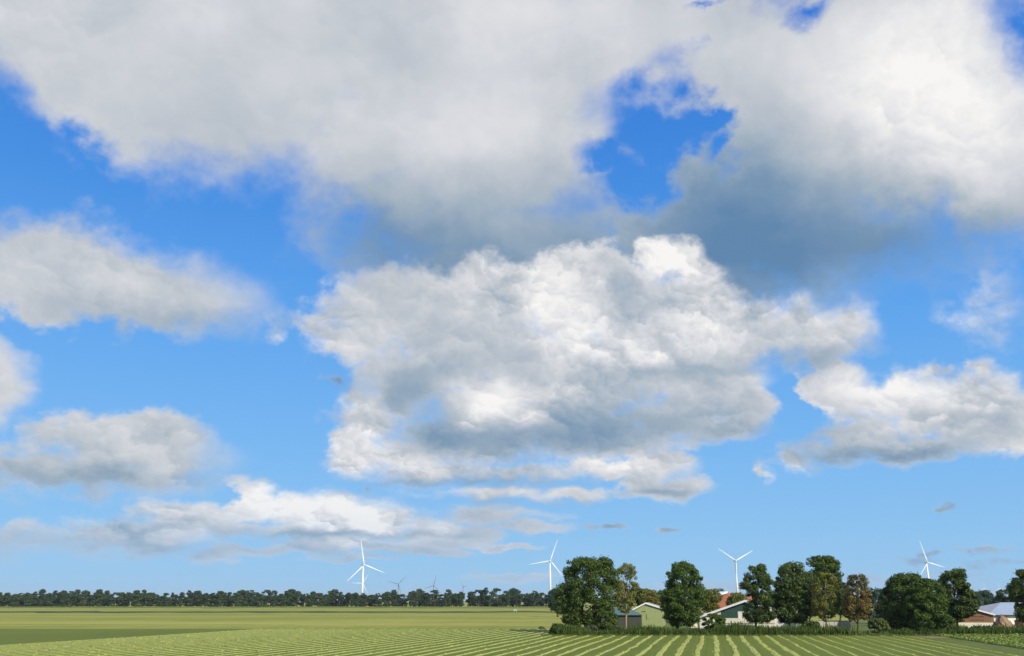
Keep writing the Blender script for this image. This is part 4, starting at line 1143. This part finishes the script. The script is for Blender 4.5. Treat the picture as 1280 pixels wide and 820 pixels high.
# dark plastic covered low bank left of the heap
vs = []; fs = []
x0 = at(1210, 780, Y).x; x1 = at(1240, 780, Y).x; NX = 24
for i in range(NX + 1):
    xx = (x1 - x0) * i / NX; h_ = (1.55 + .15 * math.sin(i * 1.3) + random.uniform(-.1, .1)) * min(1, i / 3 + .1)
    for yv, zf in ((-1.2, 0), (-.7, .75), (0, 1), (.7, .75), (1.2, 0)): vs.append((xx, yv + random.uniform(-.1, .1), h_ * zf))
for i in range(NX):
    for j in range(4): fs.append((i * 5 + j, (i + 1) * 5 + j, (i + 1) * 5 + j + 1, i * 5 + j + 1))
mb = MB(); mb.add(vs, fs); bk = mb.build('covered_clamp', M['black'], None, True); bk.location = (x0, Y, 0)
tag(bk, 'low dark sheeted bank in front of the cream wall of the brown barn', 'clamp')

# ------------------------------------------------------------------ small things in the left meadow
Y = 700
p = at(691, 759.5, Y)
yb = empty('yellow_trailer', (p.x, Y, 0), 'small pale yellow trailer at the left edge of the broad oak', 'trailer')
mb = MB(); mb.box((0, 0, 2.2), (5.2, 2.4, 2.4)); mb.build('box', M['yellow'], yb)
mb = MB(); mb.box((0, 0, .9), (5.6, 2.2, .18)); mb.build('chassis', M['black'], yb)
for xx in (-1.6, 1.6):
    mb = MB(); mb.tube([(xx, -1.25, .5), (xx, -.95, .5)], .5, 14); mb.build('tyre', M['black'], yb)
Y = 600
p = at(644, 760, Y)
tq = empty('water_trough', (p.x, Y, 0), 'tiny pale teal water tank on posts far out in the left meadow', 'water tank')
mb = MB(); mb.box((0, 0, 1.3), (1.9, 1.0, .6)); mb.build('tank', M['teal_paint'], tq)
for xx in (-.8, .8):
    mb = MB(); mb.box((xx, 0, .497), (.2, .8, .99)); mb.build('leg', M['teal_paint'], tq)
# dark clod at the tip of the tree shadow
p = on_ground(677, 786.5)
hp2 = MB(); NA = 10; vs = [(0, 0, .75)]; fs = []
for ring_, (rr, zz_) in enumerate(((.6, .6), (1.0, 0))):
    for j in range(NA):
        a = 2 * math.pi * j / NA; vs.append((rr * math.cos(a) * random.uniform(.85, 1.15), rr * math.sin(a) * random.uniform(.85, 1.15), zz_ * random.uniform(.8, 1.1)))
for j in range(NA):
    j2 = (j + 1) % NA; fs.append((0, 1 + j, 1 + j2)); fs.append((1 + j, 1 + NA + j, 1 + NA + j2, 1 + j2))
hp2.add(vs, fs); o_ = hp2.build('molehill', M['ditch_soil'], None, True); o_.location = (p.x, p.y, 0)
tag(o_, 'small dark clump on the meadow left of the broad oak', 'clump')

# ------------------------------------------------------------------ thin summer haze
hm = bpy.data.materials.new('haze_air'); hm.use_nodes = True; hm.node_tree.nodes.clear(); g = G(hm.node_tree)
pv = g.n('ShaderNodeVolumePrincipled'); pv.inputs['Color'].default_value = (0.80, 0.90, 1.0, 1); pv.inputs['Density'].default_value = 0.00004
mo = g.n('ShaderNodeOutputMaterial'); hm.node_tree.links.new(pv.outputs[0], mo.inputs['Volume'])
mb = MB(); mb.box((0, 13800, 79), (30000, 28400, 160)); hz_ = mb.build('haze', hm); tag(hz_, 'thin pale summer haze over the fields', kind='stuff')
